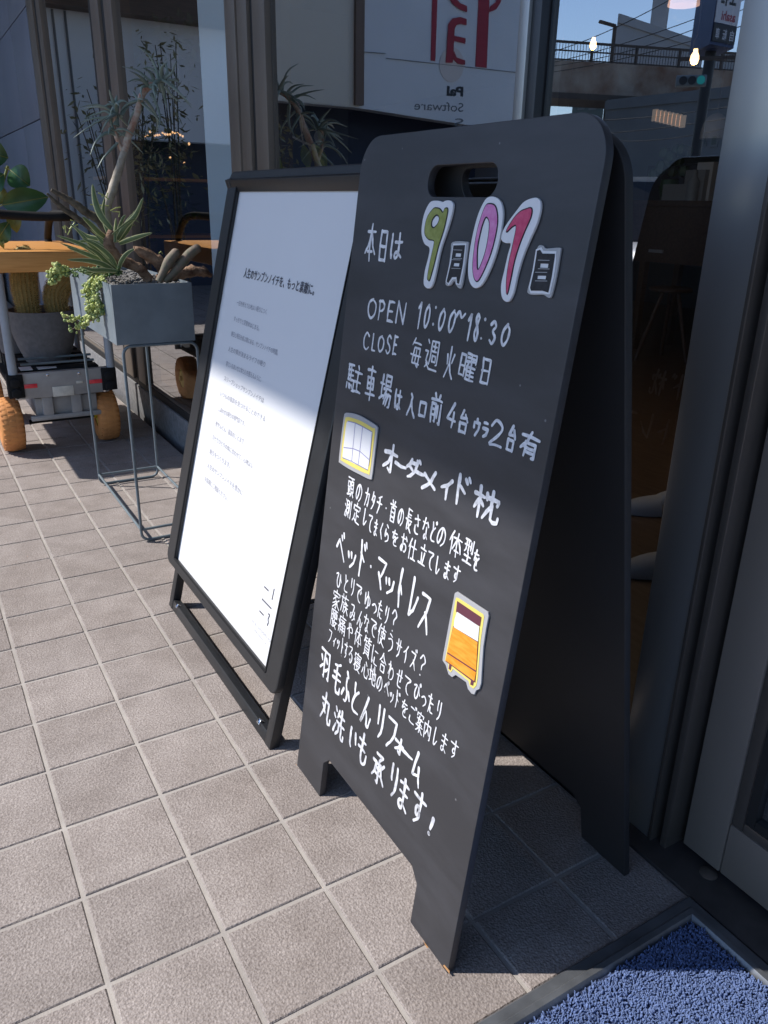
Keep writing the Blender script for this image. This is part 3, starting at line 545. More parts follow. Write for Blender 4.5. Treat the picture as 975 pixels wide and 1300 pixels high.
def tile_mat():
    m_ = bpy.data.materials.new('tile'); m_.use_nodes = True; nt = m_.node_tree; n = nt.nodes; l = nt.links; b = n['Principled BSDF']
    t = n.new('ShaderNodeTexCoord'); g = n.new('ShaderNodeNewGeometry')
    big = n.new('ShaderNodeTexNoise'); big.inputs['Scale'].default_value = 9; big.inputs['Detail'].default_value = 5; big.inputs['Roughness'].default_value = .65
    fine = n.new('ShaderNodeTexNoise'); fine.inputs['Scale'].default_value = 190; fine.inputs['Detail'].default_value = 3; fine.inputs['Roughness'].default_value = .7
    vor = n.new('ShaderNodeTexVoronoi'); vor.inputs['Scale'].default_value = 240
    for q in (big, fine, vor): l.new(t.outputs['Object'], q.inputs['Vector'])
    r1 = n.new('ShaderNodeValToRGB'); r1.color_ramp.elements[0].position = .3; r1.color_ramp.elements[1].position = .72
    r1.color_ramp.elements[0].color = (.29, .252, .230, 1); r1.color_ramp.elements[1].color = (.40, .353, .326, 1)
    l.new(big.outputs['Fac'], r1.inputs[0])
    r2 = n.new('ShaderNodeValToRGB'); r2.color_ramp.elements[0].position = .34; r2.color_ramp.elements[1].position = .7
    r2.color_ramp.elements[0].color = (.62, .60, .60, 1); r2.color_ramp.elements[1].color = (1.2, 1.2, 1.2, 1)
    l.new(fine.outputs['Fac'], r2.inputs[0])
    mu = n.new('ShaderNodeMixRGB'); mu.blend_type = 'MULTIPLY'; mu.inputs[0].default_value = 1
    l.new(r1.outputs[0], mu.inputs[1]); l.new(r2.outputs[0], mu.inputs[2])
    st = n.new('ShaderNodeTexNoise'); st.inputs['Scale'].default_value = 2.6; st.inputs['Detail'].default_value = 9; st.inputs['Roughness'].default_value = .7; l.new(t.outputs['Object'], st.inputs['Vector'])
    rs = n.new('ShaderNodeValToRGB'); rs.color_ramp.elements[0].position = .30; rs.color_ramp.elements[1].position = .52; rs.color_ramp.elements[0].color = (.80, .78, .76, 1); rs.color_ramp.elements[1].color = (1, 1, 1, 1); l.new(st.outputs['Fac'], rs.inputs[0])
    sp = n.new('ShaderNodeTexVoronoi'); sp.inputs['Scale'].default_value = 5.5; l.new(t.outputs['Object'], sp.inputs['Vector'])
    r3 = n.new('ShaderNodeValToRGB'); r3.color_ramp.elements[0].position = .018; r3.color_ramp.elements[1].position = .05; r3.color_ramp.elements[0].color = (.62, .60, .58, 1); r3.color_ramp.elements[1].color = (1, 1, 1, 1); l.new(sp.outputs['Distance'], r3.inputs[0])
    m4 = n.new('ShaderNodeMixRGB'); m4.blend_type = 'MULTIPLY'; m4.inputs[0].default_value = 1; l.new(mu.outputs[0], m4.inputs[1]); l.new(rs.outputs[0], m4.inputs[2])
    m5 = n.new('ShaderNodeMixRGB'); m5.blend_type = 'MULTIPLY'; m5.inputs[0].default_value = .55; l.new(m4.outputs[0], m5.inputs[1]); l.new(r3.outputs[0], m5.inputs[2]); mu = m5
    mr = n.new('ShaderNodeMapRange'); mr.inputs['To Min'].default_value = .955; mr.inputs['To Max'].default_value = 1.06
    l.new(g.outputs['Random Per Island'], mr.inputs['Value'])
    hs = n.new('ShaderNodeHueSaturation'); l.new(mr.outputs[0], hs.inputs['Value']); l.new(mu.outputs[0], hs.inputs['Color'])
    l.new(hs.outputs[0], b.inputs['Base Color'])
    b.inputs['Roughness'].default_value = .72; b.inputs['Specular IOR Level'].default_value = .35
    ad = n.new('ShaderNodeMath'); ad.operation = 'ADD'; l.new(fine.outputs['Fac'], ad.inputs[0]); l.new(vor.outputs['Distance'], ad.inputs[1])
    bp = n.new('ShaderNodeBump'); bp.inputs['Strength'].default_value = .55; bp.inputs['Distance'].default_value = .0022
    l.new(ad.outputs[0], bp.inputs['Height']); l.new(bp.outputs[0], b.inputs['Normal'])
    return m_

def board_mat(name, col):
    """chalk paint with wiped chalk smears, dust specks and scratches"""
    m_ = mat(name, col, .43, bump=.05, bscale=90, spec=.52); nt = m_.node_tree; n = nt.nodes; l = nt.links; b = n['Principled BSDF']
    t = n.new('ShaderNodeTexCoord'); mp = n.new('ShaderNodeMapping'); mp.inputs['Rotation'].default_value = (.5, 0, 0); mp.inputs['Scale'].default_value = (3, 2.2, 9); l.new(t.outputs['Object'], mp.inputs[0])
    a = n.new('ShaderNodeTexNoise'); a.inputs['Scale'].default_value = 1.6; a.inputs['Detail'].default_value = 8; a.inputs['Roughness'].default_value = .62; l.new(mp.outputs[0], a.inputs['Vector'])
    ra = n.new('ShaderNodeValToRGB'); ra.color_ramp.elements[0].position = .42; ra.color_ramp.elements[1].position = .78
    ra.color_ramp.elements[0].color = (*col, 1); ra.color_ramp.elements[1].color = (*[c * 1.75 for c in col], 1); l.new(a.outputs['Fac'], ra.inputs[0])
    v = n.new('ShaderNodeTexVoronoi'); v.inputs['Scale'].default_value = 26; l.new(t.outputs['Object'], v.inputs['Vector'])
    rv = n.new('ShaderNodeValToRGB'); rv.color_ramp.elements[0].position = .035; rv.color_ramp.elements[1].position = .06; rv.color_ramp.elements[0].color = (1, 1, 1, 1); rv.color_ramp.elements[1].color = (0, 0, 0, 1); l.new(v.outputs['Distance'], rv.inputs[0])
    g = n.new('ShaderNodeMath'); g.operation = 'GREATER_THAN'; g.inputs[1].default_value = .80; sx = n.new('ShaderNodeSeparateColor'); l.new(v.outputs['Color'], sx.inputs[0]); l.new(sx.outputs[0], g.inputs[0])
    mu = n.new('ShaderNodeMath'); mu.operation = 'MULTIPLY'; l.new(g.outputs[0], mu.inputs[0]); l.new(rv.outputs[0], mu.inputs[1])
    m2 = n.new('ShaderNodeMath'); m2.operation = 'MULTIPLY'; m2.inputs[1].default_value = .45; l.new(mu.outputs[0], m2.inputs[0])
    mx_ = n.new('ShaderNodeMixRGB'); mx_.inputs[2].default_value = (.35, .35, .36, 1); l.new(m2.outputs[0], mx_.inputs[0]); l.new(ra.outputs[0], mx_.inputs[1]); l.new(mx_.outputs[0], b.inputs['Base Color'])
    mr = n.new('ShaderNodeMapRange'); mr.inputs['To Min'].default_value = .36; mr.inputs['To Max'].default_value = .56; l.new(a.outputs['Fac'], mr.inputs['Value']); l.new(mr.outputs[0], b.inputs['Roughness'])
    return m_

M = {}
M['tile'] = tile_mat()
M['grout'] = mat('grout', (.33, .30, .275), .9, col2=(.44, .405, .37), vscale=11, bump=.4, bscale=300, detail=9)
M['asphalt'] = mat('asphalt', (.05, .05, .052), .9, var=.2, vscale=30, bump=.5, bscale=200)
M['pavement'] = mat('pavement', (.3, .29, .28), .85, var=.12, vscale=5)
M['black_steel'] = mat('black_steel', (.018, .019, .021), .42, var=.15, vscale=20, rvar=.08, bump=.06, bscale=120)
M['poster'] = mat('poster', (.80, .80, .815), .42, var=.01, vscale=2.2, spec=.35)
M['ink'] = mat('ink', (.11, .11, .13), .6)
M['faint_ink'] = mat('faint_ink', (.30, .30, .35), .6)
M['board'] = board_mat('board', (.033, .033, .037))
M['board_rear_shade'] = mat('board_rear_shade', (.022, .022, .024), .5, var=.1, vscale=5)  # darker than the front board: shade inside the A-frame put into the colour
M['board_edge'] = mat('board_edge', (.022, .022, .024), .6, var=.2, vscale=30)
M['chalk'] = mat('chalk', (.60, .60, .63), .8, col2=(.88, .88, .90), vscale=110, bump=.1, bscale=200)
M['chalk_worn'] = mat('chalk_worn', (.42, .42, .45), .8, col2=(.88, .88, .90), vscale=75)
M['card_white'] = mat('card_white', (.78, .78, .80), .35, var=.02, vscale=10)
M['card_grey'] = mat('card_grey', (.42, .42, .43), .3, var=.03, vscale=10)
M['green_ink'] = mat('green_ink', (.22, .25, .045), .55, col2=(.33, .36, .10), vscale=90)
M['pink_ink'] = mat('pink_ink', (.62, .16, .42), .55, col2=(.72, .30, .55), vscale=90)
M['red_ink'] = mat('red_ink', (.55, .035, .12), .55, col2=(.66, .10, .20), vscale=90)
M['black_ink'] = mat('black_ink', (.014, .014, .018), .6, var=.5, vscale=120)
M['yellow_ink'] = mat('yellow_ink', (.80, .66, .16), .5, var=.04)
M['orange_ink'] = mat('orange_ink', (.80, .26, .012), .5, col2=(.88, .40, .05), vscale=40, stretch=(1, 1, 5))
M['maroon_ink'] = mat('maroon_ink', (.13, .035, .055), .5, var=.15)
M['purple_ink'] = mat('purple_ink', (.25, .24, .45), .5)
M['hole_wood'] = mat('raw_wood', (.45, .24, .10), .7, var=.2, vscale=60)
M['stand_steel'] = mat('stand_steel', (.15, .185, .205), .42, var=.12, vscale=25, rvar=.05)
M['planter_steel'] = mat('planter_steel', (.19, .225, .25), .5, var=.12, vscale=9, bump=.05, bscale=50)
M['frame_brown'] = mat('frame_brown', (.155, .125, .10), .5, metal=.2, var=.08, vscale=4)
M['frame_grey'] = mat('frame_grey', (.36, .355, .35), .36, metal=.7, var=.06, vscale=4, stretch=(1, 1, .2))
M['door_grey'] = mat('door_grey', (.23, .20, .175), .5, metal=.25, var=.1, vscale=3, stretch=(1, 1, .25))
M['frame_dark'] = mat('frame_dark', (.05, .052, .058), .36, metal=.45, var=.1, vscale=4)
M['trim'] = mat('trim', (.16, .14, .125), .35, metal=.6, var=.05)
M['gasket'] = mat('gasket', (.010, .010, .011), .6)
M['plinth'] = mat('plinth', (.20, .20, .205), .6, var=.25, vscale=45, detail=6)
M['cladding'] = mat('cladding', (.17, .185, .235), .5, var=.06, vscale=2)
M['sill'] = mat('sill', (.075, .068, .066), .5, metal=.35, var=.18, vscale=16)
M['glass'] = glass_mat('glass')
M['sheen_glass'] = glass_mat('sheen_glass', sheen=.85, sheencol=(.66, .80, .86))  # pale diffuse colour stands in for the doubled reflection of overlapping panes
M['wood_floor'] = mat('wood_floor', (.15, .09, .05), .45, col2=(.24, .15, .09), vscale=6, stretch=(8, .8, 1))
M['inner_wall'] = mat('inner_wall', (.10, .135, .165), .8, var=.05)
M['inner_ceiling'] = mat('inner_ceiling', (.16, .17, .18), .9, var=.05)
M['dark_wood'] = mat('dark_wood', (.07, .037, .022), .5, col2=(.12, .07, .045), vscale=5, stretch=(1, 10, 10))
M['slipper'] = mat('slipper', (.86, .88, .90), .8, var=.03, bump=.2, bscale=300)
M['slipper_in'] = mat('slipper_inside', (.30, .33, .42), .9)
M['mat_blue'] = mat('mat_blue', (.125, .175, .33), .95, var=.28, vscale=160, spec=.1)
M['mat_frame'] = mat('mat_frame', (.17, .18, .195), .42, metal=.55, var=.2, vscale=14, rvar=.1)
M['orange_tyre'] = mat('orange_tyre', (.68, .29, .085), .8, col2=(.54, .22, .075), vscale=14, detail=8, bump=.2, bscale=150)
M['hub_yellow'] = mat('hub_yellow', (.62, .45, .03), .5, var=.1)
M['trolley_grey'] = mat('trolley_grey', (.29, .275, .265), .6, col2=(.40, .38, .365), vscale=9, detail=9, bump=.08, bscale=80)
M['trolley_black'] = mat('trolley_black', (.014, .014, .015), .85, var=.2, spec=.25)
M['post_grey'] = mat('post_grey', (.34, .37, .41), .5, var=.1, vscale=12)
M['reflector'] = mat('reflector', (.80, .03, .05), .25, var=.08, vscale=50, spec=.7)
M['plate_pale'] = mat('plate_pale', (.66, .63, .56), .6, var=.15, vscale=30)
M['table_wood'] = mat('table_wood', (.62, .28, .075), .42, col2=(.76, .38, .12), vscale=4, stretch=(1.5, 14, 26), spec=.45)
M['pot_grey'] = mat('pot_grey', (.13, .13, .138), .8, var=.15, vscale=40, bump=.2, bscale=200)
M['soil'] = mat('soil', (.05, .04, .035), .95, var=.4, vscale=80, bump=.6, bscale=150)
M['gravel'] = mat('gravel', (.22, .21, .20), .85, var=.3, vscale=60)
M['cactus'] = mat('cactus', (.22, .165, .05), .7, col2=(.33, .24, .08), vscale=40)
M['spine'] = mat('spine', (.62, .42, .16), .6, var=.2)
M['leaf_dark'] = mat('leaf_dark', (.028, .095, .028), .32, var=.25, vscale=12)
M['lime_leaf'] = mat('lime_leaf', (.42, .52, .06), .45, var=.15, vscale=30)
M['leaf_yellow'] = mat('leaf_yellow', (.20, .22, .05), .45, var=.2)
M['aloe'] = mat('aloe', (.20, .26, .215), .5, col2=(.31, .36, .31), vscale=25)
M['trunk'] = mat('trunk', (.34, .28, .21), .8, col2=(.50, .44, .36), vscale=35, bump=.3, bscale=120)
M['trunk_rust'] = mat('trunk_rust', (.40, .14, .07), .7, col2=(.62, .54, .44), vscale=38)
M['agave'] = mat('agave', (.11, .16, .05), .4, col2=(.17, .22, .08), vscale=20)
M['agave_edge'] = mat('agave_edge', (.62, .60, .30), .45)
M['driftwood'] = mat('driftwood', (.12, .058, .032), .85, col2=(.44, .29, .19), vscale=14, stretch=(1.6, 1, 2.4), bump=.8, bscale=55, bdist=.008, detail=9)
M['bark_dark'] = mat('bark_dark', (.045, .033, .025), .85, col2=(.15, .125, .09), vscale=40, bump=.7, bscale=90, bdist=.006)
M['finger'] = mat('finger', (.15, .15, .10), .75, col2=(.24, .17, .13), vscale=60, bump=.5, bscale=160)
M['sedum'] = mat('sedum', (.42, .48, .12), .5, col2=(.52, .56, .22), vscale=30)
M['sedum_green'] = mat('sedum_green', (.10, .17, .05), .5, col2=(.20, .27, .09), vscale=30)
M['bulb'] = emit('bulb', (1.0, .60, .26), 6)
M['bulb_glow'] = emit('small_bulb', (1.0, .55, .25), 2.0)
M['lamp_white'] = mat('lamp_white', (.34, .35, .37), .6)
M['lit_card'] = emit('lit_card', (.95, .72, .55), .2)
M['wall_beige'] = mat('wall_beige', (.80, .74, .63), .8, var=.03, vscale=1.5)
M['shrub'] = mat('shrub', (.17, .18, .09), .6, col2=(.30, .27, .15), vscale=2)
M['wall_white'] = mat('wall_white', (.84, .86, .88), .8, var=.03, vscale=1.2)
M['concrete_pale'] = mat('concrete_pale', (.46, .46, .47), .85, var=.08, vscale=.5)
M['concrete_dark'] = mat('concrete_dark', (.19, .20, .21), .85, var=.1, vscale=.5)
M['navy'] = mat('navy', (.02, .03, .07), .6, var=.1)
M['sign_white'] = mat('sign_white', (.72, .72, .76), .5)
M['sign_red'] = mat('sign_red', (.42, .02, .045), .5)
M['sign_dark'] = mat('sign_dark', (.025, .027, .035), .5)
M['sign_blue'] = mat('sign_blue', (.03, .055, .15), .5)
M['rust'] = mat('rust_girder', (.46, .39, .32), .8, col2=(.17, .065, .03), vscale=.7, detail=8)
M['rail'] = mat('rail', (.09, .07, .06), .7, var=.2, vscale=3)
M['wire'] = mat('wire', (.02, .02, .02), .6)
M['window_dark'] = mat('window_dark', (.03, .05, .055), .15, var=.2)
M['car_white'] = mat('car_white', (.78, .79, .80), .2, coat=.6)
M['car_dark'] = mat('car_dark', (.02, .022, .025), .2)
M['chrome'] = mat('chrome', (.7, .7, .72), .12, metal=1.0)
M['brown_frame'] = mat('brown_pipe', (.20, .135, .10), .6)
M['signal'] = mat('signal_case', (.20, .24, .26), .5)
M['signal_green'] = emit('signal_green', (.03, .45, .42), .25)

# ================================================================== SETTING
mb = MB(); mb.box(-600, 600, -600, 600, -1.0, -0.16)
tag(mb.build('street', M['asphalt'], base=(0, 0, -1)), kind='structure')
mb = MB(); mb.box(-3.2, 0.79, -8, 16, -0.4, -0.0032)
tag(mb.build('paved_floor', M['grout'], base=(0, 0, -.4)), kind='structure')
# 200 mm tiles, raised above a recessed grout bed
MATX0, MATX1, MATY1 = -0.75, 0.787, -2.560
mb = MB(); G = 0.0045
for i in range(-16, 4):
    for j in range(-40, 80):
        x0, x1, y0, y1 = i * .2 + G, (i + 1) * .2 - G, j * .2 + G, (j + 1) * .2 - G
        x1 = min(x1, .786)
        if x1 - x0 < .01: continue
        if y0 < MATY1 and x1 > MATX0:
            if y1 > MATY1 + .008: y0 = MATY1 + .003
            else: continue
        dz = random.uniform(-.0005, .0004); b = .0018
        tx, ty = random.uniform(-.0004, .0004), random.uniform(-.0004, .0004)
        zt = lambda sx, sy: dz + sx * tx + sy * ty
        lo = [(x0, y0, -.006), (x1, y0, -.006), (x1, y1, -.006), (x0, y1, -.006)]
        md = [(x0, y0, zt(-1, -1) - b), (x1, y0, zt(1, -1) - b), (x1, y1, zt(1, 1) - b), (x0, y1, zt(-1, 1) - b)]
        hi = [(x0 + b, y0 + b, zt(-1, -1)), (x1 - b, y0 + b, zt(1, -1)), (x1 - b, y1 - b, zt(1, 1)), (x0 + b, y1 - b, zt(-1, 1))]
        k = len(mb.v); mb.v += lo + md + hi
        for a in range(4):
            c = (a + 1) % 4
            mb.f.append((k + a, k + c, k + 4 + c, k + 4 + a)); mb.mi.append(0)
            mb.f.append((k + 4 + a, k + 4 + c, k + 8 + c, k + 8 + a)); mb.mi.append(0)
        mb.f.append((k + 8, k + 9, k + 10, k + 11)); mb.mi.append(0)
tag(mb.build('tiled_floor', M['tile'], base=(0, 0, 0)), kind='structure')

# ------------------------------------------------------------------ the shop: one building, its windows and door are parts
shop = empty('shop_building', (1.0, 0, 0), 'shop front with brown metal window frames and tall glass behind the two signboards', 'shop')
ZT = 3.1
yX = lambda u, v, x=.84: Xp(u, v, x).y
Y_M4a, Y_M4b = yX(660, 40), yX(688, 40)        # grey post between the plinth windows and the full height glass
Y_DP0 = yX(938, 60)                             # left edge of the broad door post
mb = MB(); mb.box(.835, 1.0, Y_M4b, 14, -.1, .155)
mb.build('plinth', M['plinth'], shop, bevel=.004)
mb = MB(); mb.box(.842, .90, Y_M4b, 14, .157, .198)
mb.build('window_sill', M['gasket'], shop, bevel=.003)
mb = MB(); mb.box(.805, .93, Y_DP0, Y_M4b - .002, -.1, .030); mb.box(.80, .815, Y_DP0, Y_M4b - .002, -.1, .012)
mb.build('low_sill', M['frame_dark'], shop, bevel=.003)
mb = MB(); mb.box(.835, 1.1, -6, 14, ZT, 6.2)
mb.build('upper_wall', M['cladding'], shop)
mb = MB(); mb.box(.82, .95, -6, 14, ZT - .09, ZT - .003)
mb.build('head_rail', M['frame_brown'], shop, bevel=.003)
# panes
bays = []                                        # (y far, y near, glass material)
yl = {}
for k, u in dict(a0=33, a1=49.5, b0=112, b1=141, s=244, c0=284, c1=335, d=452).items(): yl[k] = yX(u, 8)
def window(y0, y1, z0, gm=M['glass'], x=XG):
    w_ = MB(); w_.box(x + .004, x + .03, y0, y0 + .008, z0, ZT - .09); w_.box(x + .004, x + .03, y1 - .008, y1, z0, ZT - .09); w_.box(x - .011, x + .029, y0 + .0078, y1 - .0078, z0, z0 + .012); w_.box(x - .011, x + .029, y0 + .0078, y1 - .0078, ZT - .105, ZT - .091)
    fr_ = w_.build('window_frame', M['frame_brown'], shop, bevel=.002)
    g = MB(); g.face([(x, y0 + .001, z0), (x, y1 - .001, z0), (x, y1 - .001, ZT - .085), (x, y0 + .001, ZT - .085)])
    p = g.build('window_pane', gm, fr_); return fr_
window(yl['b0'], yl['a1'], .19)
window(yl['s'], yl['b1'], .19)
window(yl['c0'], yl['s'], .19, M['sheen_glass'])
window(Y_M4a, yl['c1'], .19)
window(Y_DP0, Y_M4b, .02)
def mullion(strips, z0):
    """strips: (px from, px to, depth in front of x=.85, material)"""
    for u0, u1, dx, mm in strips:
        x = .85 - dx; q = MB()
        q.box(x, .93, yX(u1, 8, x), yX(u0, 8, x), z0, ZT - .093)
        q.build('mullion', M[mm], shop, bevel=.0015)
mullion([(33, 40.5, .02, 'frame_brown'), (40.5, 45, .004, 'gasket'), (45, 49.5, .012, 'frame_brown')], .19)
mullion([(112, 114, .004, 'gasket'), (114, 124, .02, 'frame_brown'), (124, 131, .004, 'gasket'), (131, 141, .012, 'frame_brown')], .19)
mullion([(284, 297, .02, 'frame_brown'), (297, 299.5, .006, 'gasket'), (299.5, 312, .015, 'frame_brown'), (312, 319, .002, 'gasket'), (319, 335, .01, 'frame_brown')], .19)
mullion([(660, 672, .02, 'frame_grey'), (672, 688, .012, 'frame_dark')], 0.03)
# cladding panels to the left of the windows, with open joints
q = MB(); ys = [yl['a0'] + .003, Xp(22, 100, .84).y, Xp(4, 100, .84).y + .9, 9.5, 12, 14]
zs = [.155, Xp(20, 300, .84).z * .30, Xp(20, 166, .84).z, Xp(20, 25, .84).z, ZT - .1]
zs = sorted(zs)
for a in range(len(ys) - 1):
    for b in range(len(zs) - 1):
        if zs[b + 1] - zs[b] < .05: continue
        q.box(.838, .86, ys[a] + .004, ys[a + 1] - .004, zs[b] + .004, zs[b + 1] - .004)
q.build('wall_cladding', M['cladding'], shop, bevel=.002)
q = MB(); q.box(.862, 1.0, yl['a0'], 14, .155, ZT - .1); q.build('cladding_backing', M['gasket'], shop)
# broad post, slots and trims beside the door
yd = lambda u, v, x: Xp(u, v, x).y
xP = .835
y1 = yd(961, 300, xP)
q = MB(); q.box(xP, .96, y1, Y_DP0, .0, ZT - .093); q.build('door_post', M['frame_grey'], shop, bevel=.002)
y2 = yd(966, 300, xP - .004); q = MB(); q.box(xP - .004, .95, y2, y1 - .0015, .0, ZT - .093); q.build('post_trim', M['trim'], shop, bevel=.0015)
q = MB(); q.box(.868, .95, y2 - .014, y2 - .001, .0, ZT - .093); q.build('post_slot', M['gasket'], shop)
y3 = y2 - .014; q = MB(); q.box(xP + .006, .95, y3 - .016, y3 - .001, .0, ZT - .093); q.build('post_trim', M['trim'], shop, bevel=.0015)
y4 = y3 - .017; q = MB(); q.box(.905, .96, y4 - .035, y4 - .001, .0, ZT - .093); q.build('post_slot', M['gasket'], shop)
# swing door
XD = .876; ys0 = y4 - .012; ysm = Xp(926, 1048, XD).y; yin = Xp(944, 1043, XD).y; YE = -3.42
zr0 = .014; zr1 = Xp(941, 1045, XD).z
door = MB(); door.box(XD, XD + .045, ysm + .0005, ys0, zr0, ZT - .2); door.box(XD, XD + .045, YE, YE + .1, zr0, ZT - .2)
do = door.build('door', M['door_grey'], shop, bevel=.003)
q = MB(); q.box(XD + .001, XD + .043, YE + .1, ysm - .0005, zr0, zr1 - .02); q.build('door_rail', M['door_grey'], do, bevel=.003)
q = MB(); q.box(XD + .001, XD + .043, YE + .1, ysm - .0005, ZT - .3, ZT - .2); q.build('door_rail', M['door_grey'], do, bevel=.003)
q = MB(); q.box(XD + .004, XD + .04, yin, ysm - .0008, zr1 - .02, ZT - .3); q.box(XD + .004, XD + .04, YE + .1, yin, zr1 - .02, zr1); q.build('glazing_bead', M['trim'], do, bevel=.002)
q = MB(); q.box(XD + .016, XD + .02, YE + .1, yin, zr1, ZT - .3); q.build('door_pane', M['glass'], do)
q = MB(); q.box(XD + .006, XD + .038, yin - .018, yin - .0005, zr1 + .001, ZT - .3); q.box(XD + .006, XD + .038, YE + .1, yin - .019, zr1 + .001, zr1 + .018); q.build('door_gasket', M['gasket'], do)
pc = Zp(895, 1109, .012)
q = MB(); q.lathe((pc.x + .012, pc.y, .011), [(.017, -.006), (.017, -.0035), (.013, -.001), (.003, -.0005)], 24); q.build('door_pivot', M['trim'], do, smooth=True)
q = MB(); q.box(.7905, .945, -3.6, Y_DP0 + .012, -.1, .0045); q.build('threshold', M['sill'], shop, bevel=.002)
q = MB(); q.box(.79, .97, -8, -3.45, .006, ZT - .1); q.build('side_wall', M['cladding'], shop)
# interior shell
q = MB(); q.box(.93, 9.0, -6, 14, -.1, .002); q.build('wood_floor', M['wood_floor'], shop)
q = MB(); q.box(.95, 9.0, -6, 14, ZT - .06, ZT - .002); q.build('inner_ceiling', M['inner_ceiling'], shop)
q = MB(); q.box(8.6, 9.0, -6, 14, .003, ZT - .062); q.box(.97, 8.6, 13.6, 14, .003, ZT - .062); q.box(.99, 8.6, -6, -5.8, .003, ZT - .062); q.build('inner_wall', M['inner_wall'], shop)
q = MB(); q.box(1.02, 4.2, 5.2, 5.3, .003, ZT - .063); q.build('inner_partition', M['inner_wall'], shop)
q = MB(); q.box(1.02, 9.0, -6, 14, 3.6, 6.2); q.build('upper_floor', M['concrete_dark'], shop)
# unseen overhang shaped for the light: its edge draws both boards' shadow line
ZC = 5.0; XE = 1.0 - .76 * ZC
q = MB(); q.box(XE, .833, -7, 1.45, ZC, ZC + .16); q.box(XE + .42, .833, 1.4505, 9.2, ZC, ZC + .16); cano = q.build('shade_canopy', M['concrete_pale'], shop)  # stepped back to let sun onto the planter, closed inward to cut skylight

# ------------------------------------------------------------------ door mat
fr = 0.042
dm = empty('door_mat', (.02, -3.1, 0), 'blue loop pile door mat in a grey metal edge frame at the entrance', 'door mat')
q = MB()
def edge_bar(x0, y0, x1, y1, inw):
    """frame profile: outer flat strip with a raised rounded lip"""
    pass
xo, yo = MATX1, MATY1
prof = [(0, -.01), (0, .004), (.004, .0075), (.020, .0075), (.024, .012), (.034, .012), (.038, .007), (fr, -.004), (fr, -.01)]
def sweep(path):
    k0 = len(q.v); n = len(prof)
    for (x, y, dx, dy) in path:
        for (a, z) in prof: q.v.append((x + dx * a, y + dy * a, z))
    for i in range(len(path) - 1):
        for j in range(n - 1):
            q.f.append((k0 + i * n + j, k0 + i * n + j + 1, k0 + (i + 1) * n + j + 1, k0 + (i + 1) * n + j)); q.mi.append(0)
sweep([(MATX0, -3.75, 1, 1), (MATX0, yo, 1, -1), (xo, yo, -1, -1), (xo, -3.75, -1, 1), (MATX0, -3.75, 1, 1)])
q.build('mat_frame', M['mat_frame'], dm, smooth=True, angle=25)
q = MB(); q.box(MATX0 + fr - .004, xo - fr + .004, -3.72, yo - fr + .004, -.004, .002); q.build('mat_backing', M['navy'], dm)
q = MB(); rnd = random.Random(3)
y = yo - fr - .003
while y > -2.98:
    x = 0.10
    while x < xo - fr - .003:
        px, py = x + rnd.uniform(-.0022, .0022), y + rnd.uniform(-.0022, .0022)
        cl = noise.noise(Vector((x * 55, y * 55, 2))); h = .0075 + rnd.uniform(-.0025, .002) + .002 * cl; r = rnd.uniform(.0012, .0021); lx, ly = rnd.uniform(-.005, .005) + .004 * cl, rnd.uniform(-.005, .005) + .004 * noise.noise(Vector((x * 55, y * 55, 9)))
        i0 = len(q.v); a0 = rnd.random() * 6.28
        for (rr_, hh, t) in ((r * .8, .000, 0), (r * 1.25, h * .62, .6), (r * .75, h * .95, 1.0)):
            for k in range(4):
                q.v.append((px + lx * t + rr_ * math.cos(a0 + k * 1.5708), py + ly * t + rr_ * math.sin(a0 + k * 1.5708), .001 + hh))
        q.v.append((px + lx, py + ly, .001 + h))
        for s_ in range(2):
            for k in range(4): q.f.append((i0 + s_ * 4 + k, i0 + s_ * 4 + (k + 1) % 4, i0 + s_ * 4 + 4 + (k + 1) % 4, i0 + s_ * 4 + 4 + k)); q.mi.append(0)
        for k in range(4): q.f.append((i0 + 8 + k, i0 + 8 + (k + 1) % 4, i0 + 12)); q.mi.append(0)
        x += .0031
    y -= .0031
pile = q.build('mat_pile', M['mat_blue'], dm)
for p in pile.data.polygons: p.use_smooth = True
q = MB(); q.box(MATX0 + fr, .10, -3.70, yo - fr, .0021, .010); q.box(.1005, xo - fr, -3.70, -2.98, .0021, .010); q.build('mat_pile', M['mat_blue'], dm)

# ================================================================== BLACKBOARD
SB = 0.123
bb = empty('blackboard_sign', (.5, -2.16, 0), 'large black A-frame chalkboard sign with white handwriting and a handle hole', 'signboard')
YB0, YB1 = -1.856, -2.4632
BW = YB0 - YB1; BH = 1.331; TH = .014
def board_outline(W, H):
    fw = .118; nh = .108; ch = .022
    o = [(0, 0), (fw, 0), (fw, nh - ch), (fw + ch, nh), (W - fw - ch, nh), (W - fw, nh - ch), (W - fw, 0), (W, 0)]
    top = rrect(0, 0, W, H, [0, .060, .060, 0], 10)
    top = [p for p in top if p[1] > H * .5]
    return o + top
fF = Frame((.300, YB0, 0), (0, -1, 0), (SB, 0, 1))
slot = rrect(BW / 2 - .085, 1.228, BW / 2 + .085, 1.278, .025, 8)
# place the hole where the photograph shows it
s0 = fF.px(543, 231); s1 = fF.px(632, 227)
slot = rrect(s0[0], s0[1] - .022, s1[0], s0[1] + .024, .022, 8)
front = plate('front_panel', [board_outline(BW, BH), slot], TH, fF, -TH, M['board'], bb, bevel=.0012)
